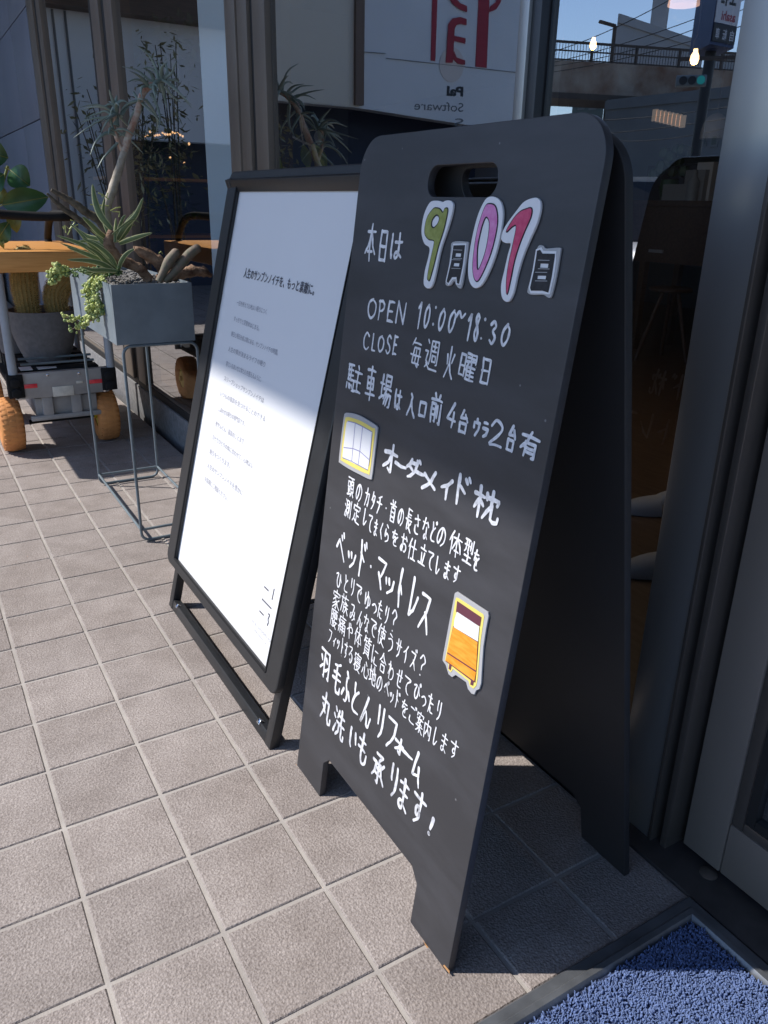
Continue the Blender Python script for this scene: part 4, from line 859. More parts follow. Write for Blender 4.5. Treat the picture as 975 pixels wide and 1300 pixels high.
# rear panel, outer face at x = .7335 - .182 z
fR = Frame((.7335, YB1, 0), (0, 1, 0), (-.1815, 0, 1))
RH = 1.325
slotR = rrect(.225, 1.240, .343, 1.287, .022, 8)
rear = plate('rear_panel', [board_outline(BW, RH), slotR], TH, fR, -TH, M['board_rear_shade'], bb, bevel=.0012)
for U in (.09, BW - .09):
    q = MB()
    a = fF.P(U, BH - .055, -TH - .001); b_ = fR.P(BW - U, RH - .03, -TH - .001)
    q.rbox(a, fF.P(U, BH - .02, -TH - .004), .05, .002, fF.n); q.rbox(b_, fR.P(BW - U, RH - .005, -TH - .003), .05, .002, fR.n)
    q.tube([Vector((a.x + .012, YB0 - U - .03, 1.302)), Vector((a.x + .012, YB0 - U + .03, 1.302))], .004, 8)
    q.build('hinge', M['black_steel'], bb)
# raw wood showing where the paint has chipped off at the feet
for (u, v, a, b_) in ((568, 1232, .012, .005), (556, 1222, .030, .0025), (540, 1204, .012, .002), (376, 973, .006, .005)):
    q = MB(); U, V = fF.px(u, v); q.quadbox([fF.P(U - a, max(V, .0004) - b_ * .2, .0002), fF.P(U + a * .6, max(V, .0004), .0002), fF.P(U + a * .5, V + b_, .0002), fF.P(U - a * .8, V + b_ * .6, .0002)],
              [fF.P(U - a, max(V, .0004) - b_ * .2, .0008), fF.P(U + a * .6, max(V, .0004), .0008), fF.P(U + a * .5, V + b_, .0008), fF.P(U - a * .8, V + b_ * .6, .0008)])
    q.build('chipped_edge', M['hole_wood'], front)

CR = {5: (430, 180, 300 / 975), 6: (400, 430, 320 / 975), 7: (380, 660, 300 / 929)}
def cp(c, x, y): o = CR[c]; return o[0] + x * o[2], o[1] + y * o[2]
rg = random.Random(11)
def boxes(mb, items, off, wob=.0022, ka=1.0, kb=1.0, fixb=0):
    cen = [fF.px(*cp(i[0], (i[2] + i[4]) / 2, (i[3] + i[5]) / 2)) for i in items]; num = -1
    for c, ch, x0, y0, x1, y1 in items:
        num += 1
        u, v = cp(c, (x0 + x1) / 2, (y0 + y1) / 2); s_ = CR[c][2]
        w_, h_ = (x1 - x0) * s_, (y1 - y0) * s_
        ux, uy, vx, vy = (abs(t) for t in fF.jac(u, v))
        det = ux * vy - vx * uy
        a = (w_ * vy - vx * h_) / det; b_ = (ux * h_ - uy * w_) / det
        a *= ka * 1.08; b_ *= kb * 1.06
        if fixb and len(cen) > 1:
            k0, k1 = max(num - 1, 0), min(num + 1, len(cen) - 1); pitch = (cen[k1][0] - cen[k0][0]) / (k1 - k0)
            sm = {'ッ': .55, 'ォ': .6, 'い': .8, 'ー': 1, '・': .3}.get(ch, 1.0); a = pitch * .86 * (.9 if sm < 1 else 1); b_ = fixb * sm * rg.uniform(.94, 1.06)
            a = max(a, .040)
            if ch in 'りトリレい': a *= .8
            if ch == 'ト': a *= .6
        if ch in 'ー~': b_ = .010 if ch == 'ー' else .012; a = max(a, w_ / ux * .8)
        if ch in '・': a = b_ = .011
        if ch in ':': a, b_ = .012, .042
        a = max(a, .006); b_ = max(b_, .006)
        U, V = fF.px(u, v)
        put_hand(mb, fF, ch, U, V, a, b_, off, .0007, rg.uniform(-.04, .04), not fixb)
def flow(mb, c, text, anchors, hpx, off, adv=.93, wob=.0016):
    ks = sorted(anchors); pts = {k: fF.px(*cp(c if len(anchors[k]) == 2 else anchors[k][2], *anchors[k][:2])) for k in ks}
    pos = []
    for i in range(len(text)):
        k0 = max([k for k in ks if k <= i] or [ks[0]]); k1 = min([k for k in ks if k > i] or [ks[-1]])
        if k1 == k0: k0 = ks[-2]
        t = (i - k0) / (k1 - k0); pos.append((pts[k0][0] * (1 - t) + pts[k1][0] * t, pts[k0][1] * (1 - t) + pts[k1][1] * t))
    for i, ch in enumerate(text):
        a_ = pos[max(i - 1, 0)]; b_ = pos[min(i + 1, len(pos) - 1)]
        pitch = (b_[0] - a_[0]) / (min(i + 1, len(pos) - 1) - max(i - 1, 0))
        U, V = pos[i]; hh = hpx
        small = ch in 'ィッォっ'
        kana = ord(ch) < 0x4e00; k_ = .80 if kana else .94
        put_hand(mb, fF, ch, U, V + (-.1 * hh if small else 0), pitch * adv * k_ * rg.uniform(.94, 1.06) * (.8 if ch in 'しくりト' else 1), hh * (.6 if small else .86 if kana else 1) * rg.uniform(.94, 1.06), off, .0007, rg.uniform(-.05, .05))
q = MB()
boxes(q, [(5, *t) for t in (('本', 105, 335, 165, 495), ('日', 165, 365, 207, 497), ('は', 210, 375, 272, 490))], .0030)
q.build('lettering', M['chalk'], front)
q = MB()
boxes(q, [(5, *t) for t in (('O', 118, 645, 160, 735), ('P', 160, 650, 195, 742), ('E', 198, 655, 235, 750), ('N', 235, 655, 282, 758))], .0024)
q.build('lettering', M['chalk'], front)
q = MB()
boxes(q, [(5, *t) for t in (('1', 322, 658, 345, 775), ('0', 348, 668, 385, 772), (':', 390, 690, 405, 745), ('0', 408, 682, 447, 782), ('0', 449, 688, 490, 790), ('~', 488, 705, 522, 728),
    ('1', 527, 705, 552, 825), ('8', 552, 705, 590, 824), (':', 592, 738, 605, 810), ('3', 615, 735, 660, 842), ('0', 665, 745, 715, 850))], .0025)
q.build('lettering', M['chalk'], front)
q = MB()
boxes(q, [(5, *t) for t in (('C', 100, 780, 132, 862), ('L', 135, 790, 160, 868), ('O', 160, 795, 192, 872), ('S', 193, 795, 222, 880), ('E', 222, 797, 250, 885))], .0023)
q.build('lettering', M['chalk'], front)
q = MB()
boxes(q, [(5, *t) for t in (('毎', 292, 808, 350, 935), ('週', 350, 812, 420, 950))], .0019)
boxes(q, [(6, *t) for t in (('火', 497, 25, 550, 160), ('曜', 555, 48, 632, 168), ('日', 637, 72, 685, 180))], .0021)
q.build('lettering', M['chalk'], front)
q = MB()
boxes(q, [(6, *t) for t in (('駐', 120, 90, 188, 218), ('車', 190, 102, 243, 248), ('場', 245, 132, 305, 270), ('は', 305, 190, 342, 279), ('入', 352, 205, 397, 308), ('口', 400, 238, 435, 310),
    ('前', 440, 205, 500, 338), ('4', 505, 240, 555, 352), ('台', 553, 270, 600, 374), ('ウ', 608, 303, 645, 384), ('ラ', 642, 318, 677, 390), ('2', 670, 303, 738, 425), ('台', 737, 330, 787, 445), ('有', 787, 345, 877, 478))], .0027)
q.build('lettering', M['chalk'], front)
q = MB()
boxes(q, [(6, *t) for t in (('オ', 260, 395, 325, 532), ('ー', 312, 480, 352, 502), ('ダ', 348, 445, 415, 562), ('ー', 390, 508, 422, 530), ('メ', 410, 490, 477, 607), ('イ', 480, 525, 537, 637), ('ド', 543, 515, 612, 662), ('枕', 605, 555, 725, 732))], .0036)
q.build('lettering', M['chalk'], front)
q = MB()
flow(q, 6, '頭のカタチ・首の長さなどの体型を', {0: (140, 572), 2: (203, 612), 4: (250, 643), 6: (303, 668), 8: (365, 703), 10: (428, 735), 12: (490, 762), 13: (615, 97, 7), 14: (667, 124, 7), 15: (697, 158, 7)}, .044, .0018, 1.0)
q.build('lettering', M['chalk'], front)
q = MB()
flow(q, 7, '測定してまくらをお仕立てします', {0: (130, 658, 6), 2: (195, 692, 6), 4: (302, 32), 6: (346, 55), 7: (377, 72), 8: (412, 92), 9: (447, 117), 10: (487, 138), 11: (517, 158), 12: (546, 180), 13: (582, 197), 14: (619, 213)}, .040, .0018, 1.0)
q.build('lettering', M['chalk'], front)
q = MB()
boxes(q, [(7, *t) for t in (('ベ', 135, 58, 192, 168), ('ッ', 190, 130, 222, 182), ('ド', 225, 90, 272, 214), ('・', 277, 178, 288, 192), ('マ', 295, 172, 347, 250), ('ッ', 340, 230, 369, 287), ('ト', 385, 215, 415, 328), ('レ', 425, 255, 478, 368), ('ス', 460, 290, 530, 437))], .0032, .0020, fixb=.074)
q.build('lettering', M['chalk'], front)
q = MB()
flow(q, 7, 'ひとりでゆったり？', {0: (157, 235), 1: (185, 252), 2: (210, 267), 3: (235, 287), 4: (270, 317), 5: (298, 337), 6: (320, 354), 7: (345, 374), 8: (373, 397)}, .042, .0017, 1.0)
q.build('lettering', M['chalk'], front)
q = MB()
flow(q, 7, '家族みんなで使うサイズ？', {0: (147, 314), 1: (180, 332), 2: (212, 365), 3: (240, 390), 4: (265, 407), 5: (292, 424), 6: (325, 453), 7: (360, 485), 8: (392, 507), 9: (420, 527), 10: (450, 547), 11: (483, 574)}, .043, .0016, 1.0)
q.build('lettering', M['chalk'], front)
q = MB()
flow(q, 7, '腰痛や体質に合わせてぴったり', {0: (138, 387), 1: (170, 412), 2: (200, 437), 3: (232, 462), 4: (268, 500), 5: (298, 535), 6: (330, 562), 7: (362, 595), 8: (395, 622), 9: (425, 647), 10: (465, 672), 11: (492, 700), 12: (518, 722), 13: (550, 750)}, .043, .0016, 1.0)
q.build('lettering', M['chalk'], front)
q = MB()
flow(q, 7, 'フィットする寝心地のベッドをご案内します', {0: (122, 457), 1: (140, 470), 2: (155, 481), 3: (170, 495), 4: (185, 512), 5: (203, 530), 6: (230, 560), 7: (262, 587), 8: (290, 612), 9: (317, 640), 10: (345, 665), 11: (365, 690), 12: (387, 707), 13: (415, 740), 14: (445, 767), 15: (475, 797), 16: (505, 827), 17: (537, 852), 18: (570, 877), 19: (610, 903)}, .041, .0015, 1.05)
q.build('lettering', M['chalk'], front)
q = MB()
boxes(q, [(7, *t) for t in (('羽', 75, 515, 130, 618), ('毛', 125, 575, 172, 667), ('ふ', 165, 610, 208, 707), ('と', 205, 655, 240, 747), ('ん', 240, 700, 288, 810), ('リ', 300, 745, 340, 847), ('フ', 340, 790, 385, 882), ('ォ', 380, 855, 410, 917), ('ー', 405, 905, 440, 935), ('ム', 432, 935, 492, 1020))], .0033, .0020, fixb=.070)
q.build('lettering', M['chalk'], front)
q = MB()
boxes(q, [(7, *t) for t in (('丸', 80, 680, 132, 797), ('洗', 130, 745, 185, 857), ('い', 190, 820, 235, 897), ('も', 225, 845, 275, 952), ('承', 280, 905, 345, 1052), ('り', 350, 975, 395, 1077), ('ま', 380, 1030, 440, 1127), ('す', 440, 1080, 500, 1187))], .0035, .0022, fixb=.070)
boxes(q, [(7, '！', 500, 1158, 540, 1252)], .0042, .001, .6, 1.25)
q.build('lettering', M['chalk_worn'], front)
# the rear face carries writing too: it shows mirrored in the glass through the hole
for i, (s_, V) in enumerate((('本日は', 1.06), ('毎週火曜日', .96), ('オーダーメイド枕', .86), ('ベッド・マットレス', .76))):
    q = MB()
    for k, ch in enumerate(s_): put_hand(q, fR, ch, .08 + k * .052, V, .044, .06, .003, .0007, rg.uniform(-.05, .05))
    q.build('lettering', M['chalk'], rear)

# ------------------------------------------------------------------ magnets and laminated cards on the board
def trace(pts, ox, oy, s_, sm=True):
    p = [fF.px(ox + x * s_, oy + y * s_) for x, y in pts]
    return smoothloop(p, 4) if sm else p
def wide(p0, p1, w_):
    a, b_ = Vector(p0), Vector(p1); d = (b_ - a).normalized(); n_ = Vector((-d.y, d.x)) * w_ / 2
    return [tuple(a - n_), tuple(b_ - n_), tuple(b_ + n_), tuple(a + n_)]
def area_shrink(lp, d):
    """offset a loop outward by d (inward when negative)"""
    A = sum(lp[i][0] * lp[(i + 1) % len(lp)][1] - lp[(i + 1) % len(lp)][0] * lp[i][1] for i in range(len(lp)))
    sg = 1 if A > 0 else -1; out = []
    for i in range(len(lp)):
        a, c = Vector(lp[i - 1]), Vector(lp[(i + 1) % len(lp)]); t = (c - a)
        if t.length < 1e-9: continue
        t.normalize(); out.append((lp[i][0] + t.y * d * sg, lp[i][1] - t.x * d * sg))
    return out
D4 = (530, 235, 190 / 975)
digits = [
 ('number_magnet', 'green hand drawn number 9 on a white cut-out magnet on the blackboard', 'green_ink', 'card_white',
  [(105, 108), (150, 104), (178, 112), (200, 103), (228, 104), (246, 128), (235, 200), (205, 300), (165, 420), (135, 560), (115, 640), (95, 672), (70, 670), (54, 640), (62, 560), (85, 470), (92, 412), (60, 385), (42, 330), (42, 270), (55, 200), (78, 142)],
  [(120, 158), (142, 152), (165, 160), (183, 182), (195, 157), (213, 156), (212, 190), (190, 290), (155, 400), (125, 520), (98, 615), (88, 620), (82, 600), (100, 500), (125, 385), (120, 362), (90, 355), (65, 320), (68, 260), (85, 205)],
  [[(140, 200), (158, 215), (150, 250), (125, 278), (110, 265), (115, 230)]]),
 ('number_magnet', 'pink hand drawn number 0 on a white oval cut-out magnet on the blackboard', 'pink_ink', 'card_white',
  [(490, 78), (530, 85), (560, 120), (571, 190), (560, 290), (535, 410), (495, 530), (440, 640), (400, 672), (370, 660), (348, 610), (345, 520), (360, 400), (385, 280), (415, 180), (455, 100)],
  [(490, 125), (520, 135), (535, 170), (540, 240), (525, 340), (495, 450), (450, 560), (410, 628), (385, 600), (378, 520), (390, 400), (410, 290), (440, 190), (465, 135)],
  [[(470, 215), (485, 250), (478, 340), (455, 450), (415, 550), (408, 500), (412, 400), (435, 290), (455, 230)]]),
 ('number_magnet', 'crimson hand drawn number 1 on a white cut-out magnet on the blackboard', 'red_ink', 'card_white',
  [(740, 95), (790, 85), (815, 110), (815, 170), (790, 260), (745, 360), (700, 470), (665, 590), (640, 700), (610, 758), (580, 755), (562, 720), (560, 650), (580, 560), (605, 450), (622, 385), (590, 380), (562, 360), (568, 310), (600, 250), (660, 170), (700, 120)],
  [(725, 160), (755, 152), (765, 170), (755, 220), (715, 310), (680, 400), (650, 500), (625, 620), (605, 708), (597, 690), (600, 600), (615, 500), (640, 390), (662, 275), (640, 272), (600, 308), (605, 285), (650, 215), (690, 175)], []),
]
def magnet(name, label, cat, ink, card, outer, fig, holes, T=.004):
    c = fF.px(D4[0] + sum(p[0] for p in outer) / len(outer) * D4[2], D4[1] + sum(p[1] for p in outer) / len(outer) * D4[2])
    root = empty(name, fF.P(c[0], c[1], 0), label, cat, 'date magnets on the blackboard')
    lo = trace(outer, *D4); cd = plate('card', [lo], T, fF, .0005, M[card], root, bevel=.0006)
    lf = trace(fig, *D4); lh = [trace(h, *D4) for h in holes]
    loops = [area_shrink(lf, .0012)] + [area_shrink(h, -.0008) for h in lh]
    plate('figure_outline', loops, .0003, fF, T + .0007, M['black_ink'], cd)
    plate('figure', [area_shrink(lf, -.0006)] + [area_shrink(h, .0014) for h in lh], .0003, fF, T + .0013, M[ink], cd)
    return root
for nm, lab, ink, card, a, b_, h in digits: magnet(nm, lab, 'magnet', ink, card, a, b_, h)
kan = [('month_magnet', 'black hand drawn month character on a grey edged magnet between number 9 and number 0',
  [(240, 373), (330, 370), (343, 390), (325, 520), (300, 660), (280, 672), (262, 650), (250, 625), (225, 655), (200, 655), (194, 630), (215, 530), (228, 430)],
  [(250, 395), (325, 393), (310, 520), (285, 645), (272, 640), (270, 600), (240, 602), (215, 640), (205, 630), (235, 500)],
  [[(266, 446), (300, 448), (297, 470), (262, 468)], [(254, 510), (289, 512), (286, 532), (250, 530)]]),
 ('day_magnet', 'black hand drawn day character on a grey edged magnet beside the crimson number 1',
  [(800, 398), (832, 398), (852, 415), (938, 410), (942, 440), (915, 600), (885, 720), (865, 735), (830, 716), (760, 716), (732, 705), (730, 680), (760, 570), (780, 460)],
  [(795, 430), (815, 424), (830, 448), (912, 450), (905, 500), (890, 600), (868, 702), (830, 690), (755, 690), (750, 670), (775, 560), (790, 470)],
  [[(818, 513), (870, 515), (866, 542), (814, 540)], [(800, 592), (855, 593), (851, 616), (797, 614)]])]
for nm, lab, a, b_, hs_ in kan:
    c = fF.px(D4[0] + sum(p[0] for p in a) / len(a) * D4[2], D4[1] + sum(p[1] for p in a) / len(a) * D4[2])
    root = empty(nm, fF.P(c[0], c[1], 0), lab, 'magnet', 'date magnets on the blackboard')
    lo = trace(a, *D4); cd = plate('card', [lo], .003, fF, .0005, M['card_grey'], root, bevel=.0005)
    lf = trace(b_, *D4, sm=False)
    plate('figure_outline', [area_shrink(lf, .0035)], .0003, fF, .0037, M['card_white'], cd)
    plate('figure', [lf] + [trace(h, *D4, sm=False) for h in hs_], .0003, fF, .0043, M['black_ink'], cd)
    # pale ruled strokes inside the scribbled character
    s_ = MB()
    x0 = min(p[0] for p in b_); x1 = max(p[0] for p in b_)
    for h in hs_:
        for dy in (-22, 34):
            P0 = fF.px(D4[0] + (h[0][0] - 16) * D4[2], D4[1] + (h[0][1] + dy) * D4[2]); P1 = fF.px(D4[0] + (h[1][0] + 8) * D4[2], D4[1] + (h[1][1] + dy) * D4[2])
            s_.face([fF.P(x, y, .0049) for x, y in wide(P0, P1, .0008)])
    s_.build('ruled_stroke', M['card_grey'], cd)
# bed card
D5 = (550, 740, 90 / 780)
outer = [(280, 95), (620, 320), (628, 360), (600, 500), (570, 700), (560, 850), (545, 1100), (525, 1165), (490, 1180), (470, 1225), (440, 1215), (400, 1165), (380, 1090), (265, 1010), (225, 1035), (185, 1000), (155, 900), (120, 850), (125, 800), (200, 400), (255, 110)]
c = fF.px(590, 815)
root = empty('bed_card', fF.P(c[0], c[1], 0), 'grey edged laminated card with an orange bed drawing on the blackboard', 'card', 'picture cards on the blackboard')
cd = plate('card', [trace(outer, *D5, sm=False)], .003, fF, .0005, M['card_grey'], root, bevel=.0005)
yel = [(275, 157), (300, 165), (570, 340), (582, 370), (545, 620), (510, 1050), (495, 1125), (465, 1160), (425, 1130), (410, 1075), (240, 940), (215, 980), (185, 950), (190, 890), (150, 850), (215, 500), (265, 190)]
plate('yellow_border', [trace(yel, *D5, sm=False)], .0003, fF, .0037, M['yellow_ink'], cd)
plate('headboard', [trace([(288, 195), (555, 375), (540, 475), (275, 315)], *D5, sm=False)], .0003, fF, .0043, M['maroon_ink'], cd)
plate('bed_outline', [trace([(245, 470), (523, 640), (508, 860), (487, 1090), (470, 1082), (462, 1125), (432, 1112), (440, 1066), (225, 905), (215, 955), (193, 940), (202, 888), (160, 858), (188, 715)], *D5, sm=False)], .0003, fF, .0043, M['maroon_ink'], cd)
plate('pillow', [trace([(290, 314), (535, 475), (520, 640), (256, 482), (262, 400)], *D5, sm=False)], .0003, fF, .0049, M['card_white'], cd)
plate('quilt', [trace([(250, 480), (516, 648), (500, 960), (183, 755)], *D5, sm=False)], .0003, fF, .0049, M['orange_ink'], cd)
plate('quilt', [trace([(181, 772), (499, 978), (480, 1074), (168, 850)], *D5, sm=False)], .0003, fF, .0049, M['orange_ink'], cd)
# pillow card
D6 = (420, 510, 80 / 945)
outer = [(240, 170), (290, 165), (400, 185), (520, 240), (650, 320), (715, 370), (722, 420), (700, 620), (670, 880), (640, 1120), (610, 1165), (450, 1090), (280, 1000), (155, 915), (142, 880), (170, 600), (200, 350), (220, 210)]
c = fF.px(456, 567)
root = empty('pillow_card', fF.P(c[0], c[1], 0), 'grey edged laminated card with a white pillow drawing in a yellow border on the blackboard', 'card', 'picture cards on the blackboard')
cd = plate('card', [trace(outer, *D6)], .003, fF, .0005, M['card_grey'], root, bevel=.0005)
plate('yellow_border', [trace([(260, 235), (320, 235), (480, 290), (650, 390), (690, 430), (650, 760), (610, 1070), (580, 1085), (400, 1005), (185, 880), (178, 840), (205, 560), (240, 270)], *D6)], .0003, fF, .0037, M['yellow_ink'], cd)
plate('pillow', [trace([(285, 290), (380, 310), (520, 380), (640, 440), (655, 470), (620, 800), (585, 1020), (420, 945), (215, 845), (205, 810), (240, 500), (265, 320)], *D6, sm=False)], .0003, fF, .0043, M['card_white'], cd)
s_ = MB()
for line in ([(400, 320), (362, 700), (345, 895)], [(510, 380), (467, 740), (442, 950)], [(225, 685), (365, 702), (467, 742), (605, 865)], [(285, 290), (400, 318), (520, 378), (655, 455)], [(205, 835), (345, 892), (440, 945), (585, 1022)], [(650, 470), (620, 800), (600, 960)]):
    for a, b_ in zip(line, line[1:]):
        P0 = fF.px(D6[0] + a[0] * D6[2], D6[1] + a[1] * D6[2]); P1 = fF.px(D6[0] + b_[0] * D6[2], D6[1] + b_[1] * D6[2])
        s_.face([fF.P(x, y, .0049) for x, y in wide(P0, P1, .0016)])
s_.build('pillow_line', M['purple_ink'], cd)

# ================================================================== POSTER STAND
SP = 0.242
ps = empty('poster_stand', (.35, -1.37, 0), 'black metal A-stand holding a white printed poster next to the blackboard', 'sign stand')
fP = Frame((1.172 * .2, -.952, 0), (0, -1, 0), (SP, 0, 1))
PW = .858; V0, V1 = .167, 1.323; FW = .058
# snap frame, four mitred rails with a rounded outer corner
o_ = rrect(0, V0, PW, V1, .032, 8); i_ = [(FW, V0 + FW * .6), (PW - FW, V0 + FW * .6), (PW - FW, V1 - FW * .62), (FW, V1 - FW * .62)]
s0 = fP.px(222, 708); s1 = fP.px(339, 853); s2 = fP.px(462, 232); s3 = fP.px(300, 236)
i_ = [(s0[0] + .006, s0[1]), (s1[0], s1[1]), (s1[0], s3[1]), (s0[0] + .006, s3[1])]
pf = plate('snap_frame', [o_, i_], .020, fP, -.016, M['black_steel'], ps, bevel=.004)
pp = plate('poster_sheet', [[(i_[0][0] - .01, i_[0][1] - .01), (i_[1][0] + .01, i_[1][1] - .01), (i_[2][0] + .01, i_[2][1] + .01), (i_[3][0] - .01, i_[3][1] + .01)]], .002, fP, -.009, M['poster'], ps)
plate('back_board', [rrect(.02, V0 + .02, PW - .02, V1 - .02, .02, 4)], .005, fP, -.0155, M['board_edge'], ps)
# glossy inner lip of the frame
s_ = MB()
for a, b_ in zip(i_, i_[1:] + i_[:1]): s_.rbox(fP.P(*a, .0035), fP.P(*b_, .0035), .006, .004, fP.n)
s_.build('frame_lip', M['trolley_black'], pf, bevel=.001)
# leg frames
fL = Frame((.266, -.952, 0), (0, -1, 0), (SP, 0, 1)); LW = .824; bw = .032
def leg_frame(fr, W, H, nm):
    q = MB()
    up_ = fr.n
    q.rbox(fr.P(bw / 2, 0, -.012), fr.P(bw / 2, H, -.012), bw, .026, up_); q.rbox(fr.P(W - bw / 2, 0, -.012), fr.P(W - bw / 2, H, -.012), bw, .026, up_)
    q.rbox(fr.P(bw + .0005, .016, -.012), fr.P(W - bw - .0005, .016, -.012), bw, .024, up_)
    q.rbox(fr.P(bw + .0005, H - .016, -.012), fr.P(W - bw - .0005, H - .016, -.012), bw, .024, up_)
    return q.build(nm, M['black_steel'], ps, bevel=.002)
leg_frame(fL, LW, 1.31, 'front_leg')
xr = .266 + SP * 1.29 * 2 - .02
fLr = Frame((xr + .10, -.952 - LW, 0), (0, 1, 0), (-SP - .09, 0, 1))
leg_frame(fLr, LW, 1.34, 'rear_leg')
for V in (.35,):
    for U in (.06, LW - .06):
        q = MB(); a = fL.P(U, V, -.03); b_ = fLr.P(LW - U, V, -.03); q.rbox(a, b_, .014, .004)
        q.build('stay_bar', M['black_steel'], ps)
for U in (.075, LW - .075):
    q = MB(); q.rbox(fL.P(U, .027, -.008), fL.P(U, .033, .004), .014, .012)
    q.build('fixing_bolt', M['chrome'], ps, bevel=.001)
# printed text
def ptext(mb, s, u0, v0, u1, v1, hpx, off, h=.0012):
    a = fP.px(u0, v0); b_ = fP.px(u1, v1); n_ = len(s)
    um = fP.jac((u0 + u1) / 2, (v0 + v1) / 2); hh = hpx / abs(um[3])
    for i, ch in enumerate(s):
        t = i / (n_ - 1); U = a[0] * (1 - t) + b_[0] * t; V = a[1] * (1 - t) + b_[1] * t
        put_glyph(mb, fP, ch, U, V, abs(b_[0] - a[0]) / (n_ - 1), hh, off, -.0062, False)
q = MB(); ptext(q, '人生のサンブンノイチを、もっと素敵に。', 309, 346, 397, 368, 14.5, .0005); q.build('printed_text', M['ink'], pp)
LN = [('一日を終えて心地よい眠りにつく', 0, 85, 358, 305, 428), ('すっきりと目覚めはじまる。', 0, 62, 482, 255, 560), ('朝日と明日を結ぶ間にある、サンブンノイチの時間。', 0, 42, 600, 398, 748), ('人生の質が決まるライフの眠り', 0, 22, 716, 290, 836), ('寝ているあいだに体と心を整えるように。', 0, 2, 832, 270, 955),
 ('スリープショップサンブンノイチは', 1, 262, 62, 550, 228), ('いつもの寝具を見つけることのできる', 1, 232, 180, 562, 372), ('しあわせの眠りの専門店です。', 1, 216, 298, 418, 416), ('枕やふとん、寝具のことまで', 1, 196, 412, 398, 548), ('ひとりひとりの体に合わせて、心地よい', 1, 172, 518, 470, 738), ('眠りをつくります。', 1, 152, 630, 304, 742), ('人生のサンブンノイチを豊かに', 1, 134, 738, 388, 945), ('お気軽にご相談ください。', 1, 112, 840, 284, 1000)]
for s_, c_, x0, y0, x1, y1 in LN:
    q = MB()
    ox, oy = ((285, 325), (240, 470))[c_]; k = 160 / 975
    ptext(q, s_, ox + x0 * k, oy + y0 * k, ox + x1 * k, oy + y1 * k, 7.5, .0)
    q.build('printed_text', M['faint_ink'], pp)
q = MB(); k = 80 / 867
for st in ([(350, 265), (408, 325)], [(487, 295), (455, 450)], [(318, 435), (447, 572)], [(285, 600), (340, 662)], [(405, 640), (425, 658), (400, 720), (408, 760), (388, 805)]):
    for a, b_ in zip(st, st[1:]):
        P0 = fP.px(300 + a[0] * k, 720 + a[1] * k); P1 = fP.px(300 + b_[0] * k, 720 + b_[1] * k)
        q.face([fP.P(x, y, -.0062) for x, y in wide(P0, P1, .0042)])
q.build('printed_logo', M['ink'], pp)
for s_, a, b_, hp in (('THEBEDROOMSHOP', (175, 720), (450, 1040), 5), ('SANBUNNOICHI', (205, 845), (385, 1075), 4)):
    q = MB(); ptext(q, s_, 300 + a[0] * k, 720 + a[1] * k, 300 + b_[0] * k, 720 + b_[1] * k, hp, .0)
    q.build('printed_text', M['card_grey'], pp)

# ================================================================== PLANTER ON ITS WIRE STAND
st = empty('plant_stand', (.455, -.05, 0), 'tall grey wire stand carrying the long metal planter', 'plant stand')
X0, X1, YN, YF = .322, .585, -.412, .315; ZS = .735; rr = .0055
def loop_xz(y, r=.03):
    pts = []
    for (cx, cz, a) in ((X1 - r, .006 + r, -90), (X1 - r, ZS - r, 0), (X0 + r, ZS - r, 90), (X0 + r, .006 + r, 180)):
        for k in range(6):
            t = R(a + 18 * k); pts.append((cx + r * math.cos(t), y, cz + r * math.sin(t)))
    return pts
for y in (YN, YF):
    q = MB(); q.tube(loop_xz(y), rr, 10, closed=True); lp = q.build('end_loop', M['stand_steel'], st, smooth=True, angle=60)
q = MB(); zb = .05
for a, b_ in (((X0, YN, zb), (X0, YF, zb)), ((X1, YN, zb), (X1, YF, zb)), ((X0, YN, zb), (X1, YN, zb)), ((X0, YF, zb), (X1, YF, zb))): q.tube([a, b_], rr * .95, 10)
q.build('base_rail', M['stand_steel'], st, smooth=True, angle=60)
q = MB()
for x in (X0 + .035, X1 - .035): q.tube([(x, YN, ZS + .001), (x, YF, ZS + .001)], rr * .8, 8)
q.build('top_rail', M['stand_steel'], st, smooth=True, angle=60)
pb = empty('metal_planter', (.455, -.05, .742), 'long blue grey metal planter box of succulents on the wire stand', 'planter')
zp0, zp1 = .7415, .942; px0, px1, py0, py1 = .303, .578, -.418, .33
q = MB(); t_ = .003
for bx in ((px0, px1, py0, py0 + t_), (px0, px1, py1 - t_, py1), (px0, px0 + t_, py0 + t_, py1 - t_), (px1 - t_, px1, py0 + t_, py1 - t_)): q.box(*bx, zp0, zp1)
q.box(px0 + t_, px1 - t_, py0 + t_, py1 - t_, zp0, zp0 + t_)
q.build('box', M['planter_steel'], pb)
q = MB(); q.box(px0 + .004, px1 - .004, py0 + .004, py1 - .004, .90, .926); q.build('soil', M['soil'], pb)
q = MB(); rnd = random.Random(5)
for _ in range(900):
    x = rnd.uniform(px0 + .008, px1 - .008); y = rnd.uniform(py0 + .008, py1 - .01); r = rnd.uniform(.003, .008)
    q.ball((x, y, .927 + r * .4), r, 5, 3, 0, 1, rnd.uniform(.7, 1.2), rnd.uniform(.5, .9))
tag(q.build('gravel', M['gravel'], pb), kind='stuff')

def c4(x, y): return 60 + x * .2359, 180 + y * .2359
def c1(x, y): return x * .30769, y * .30769
def pY(p, y): return Yp(p[0], p[1], y)
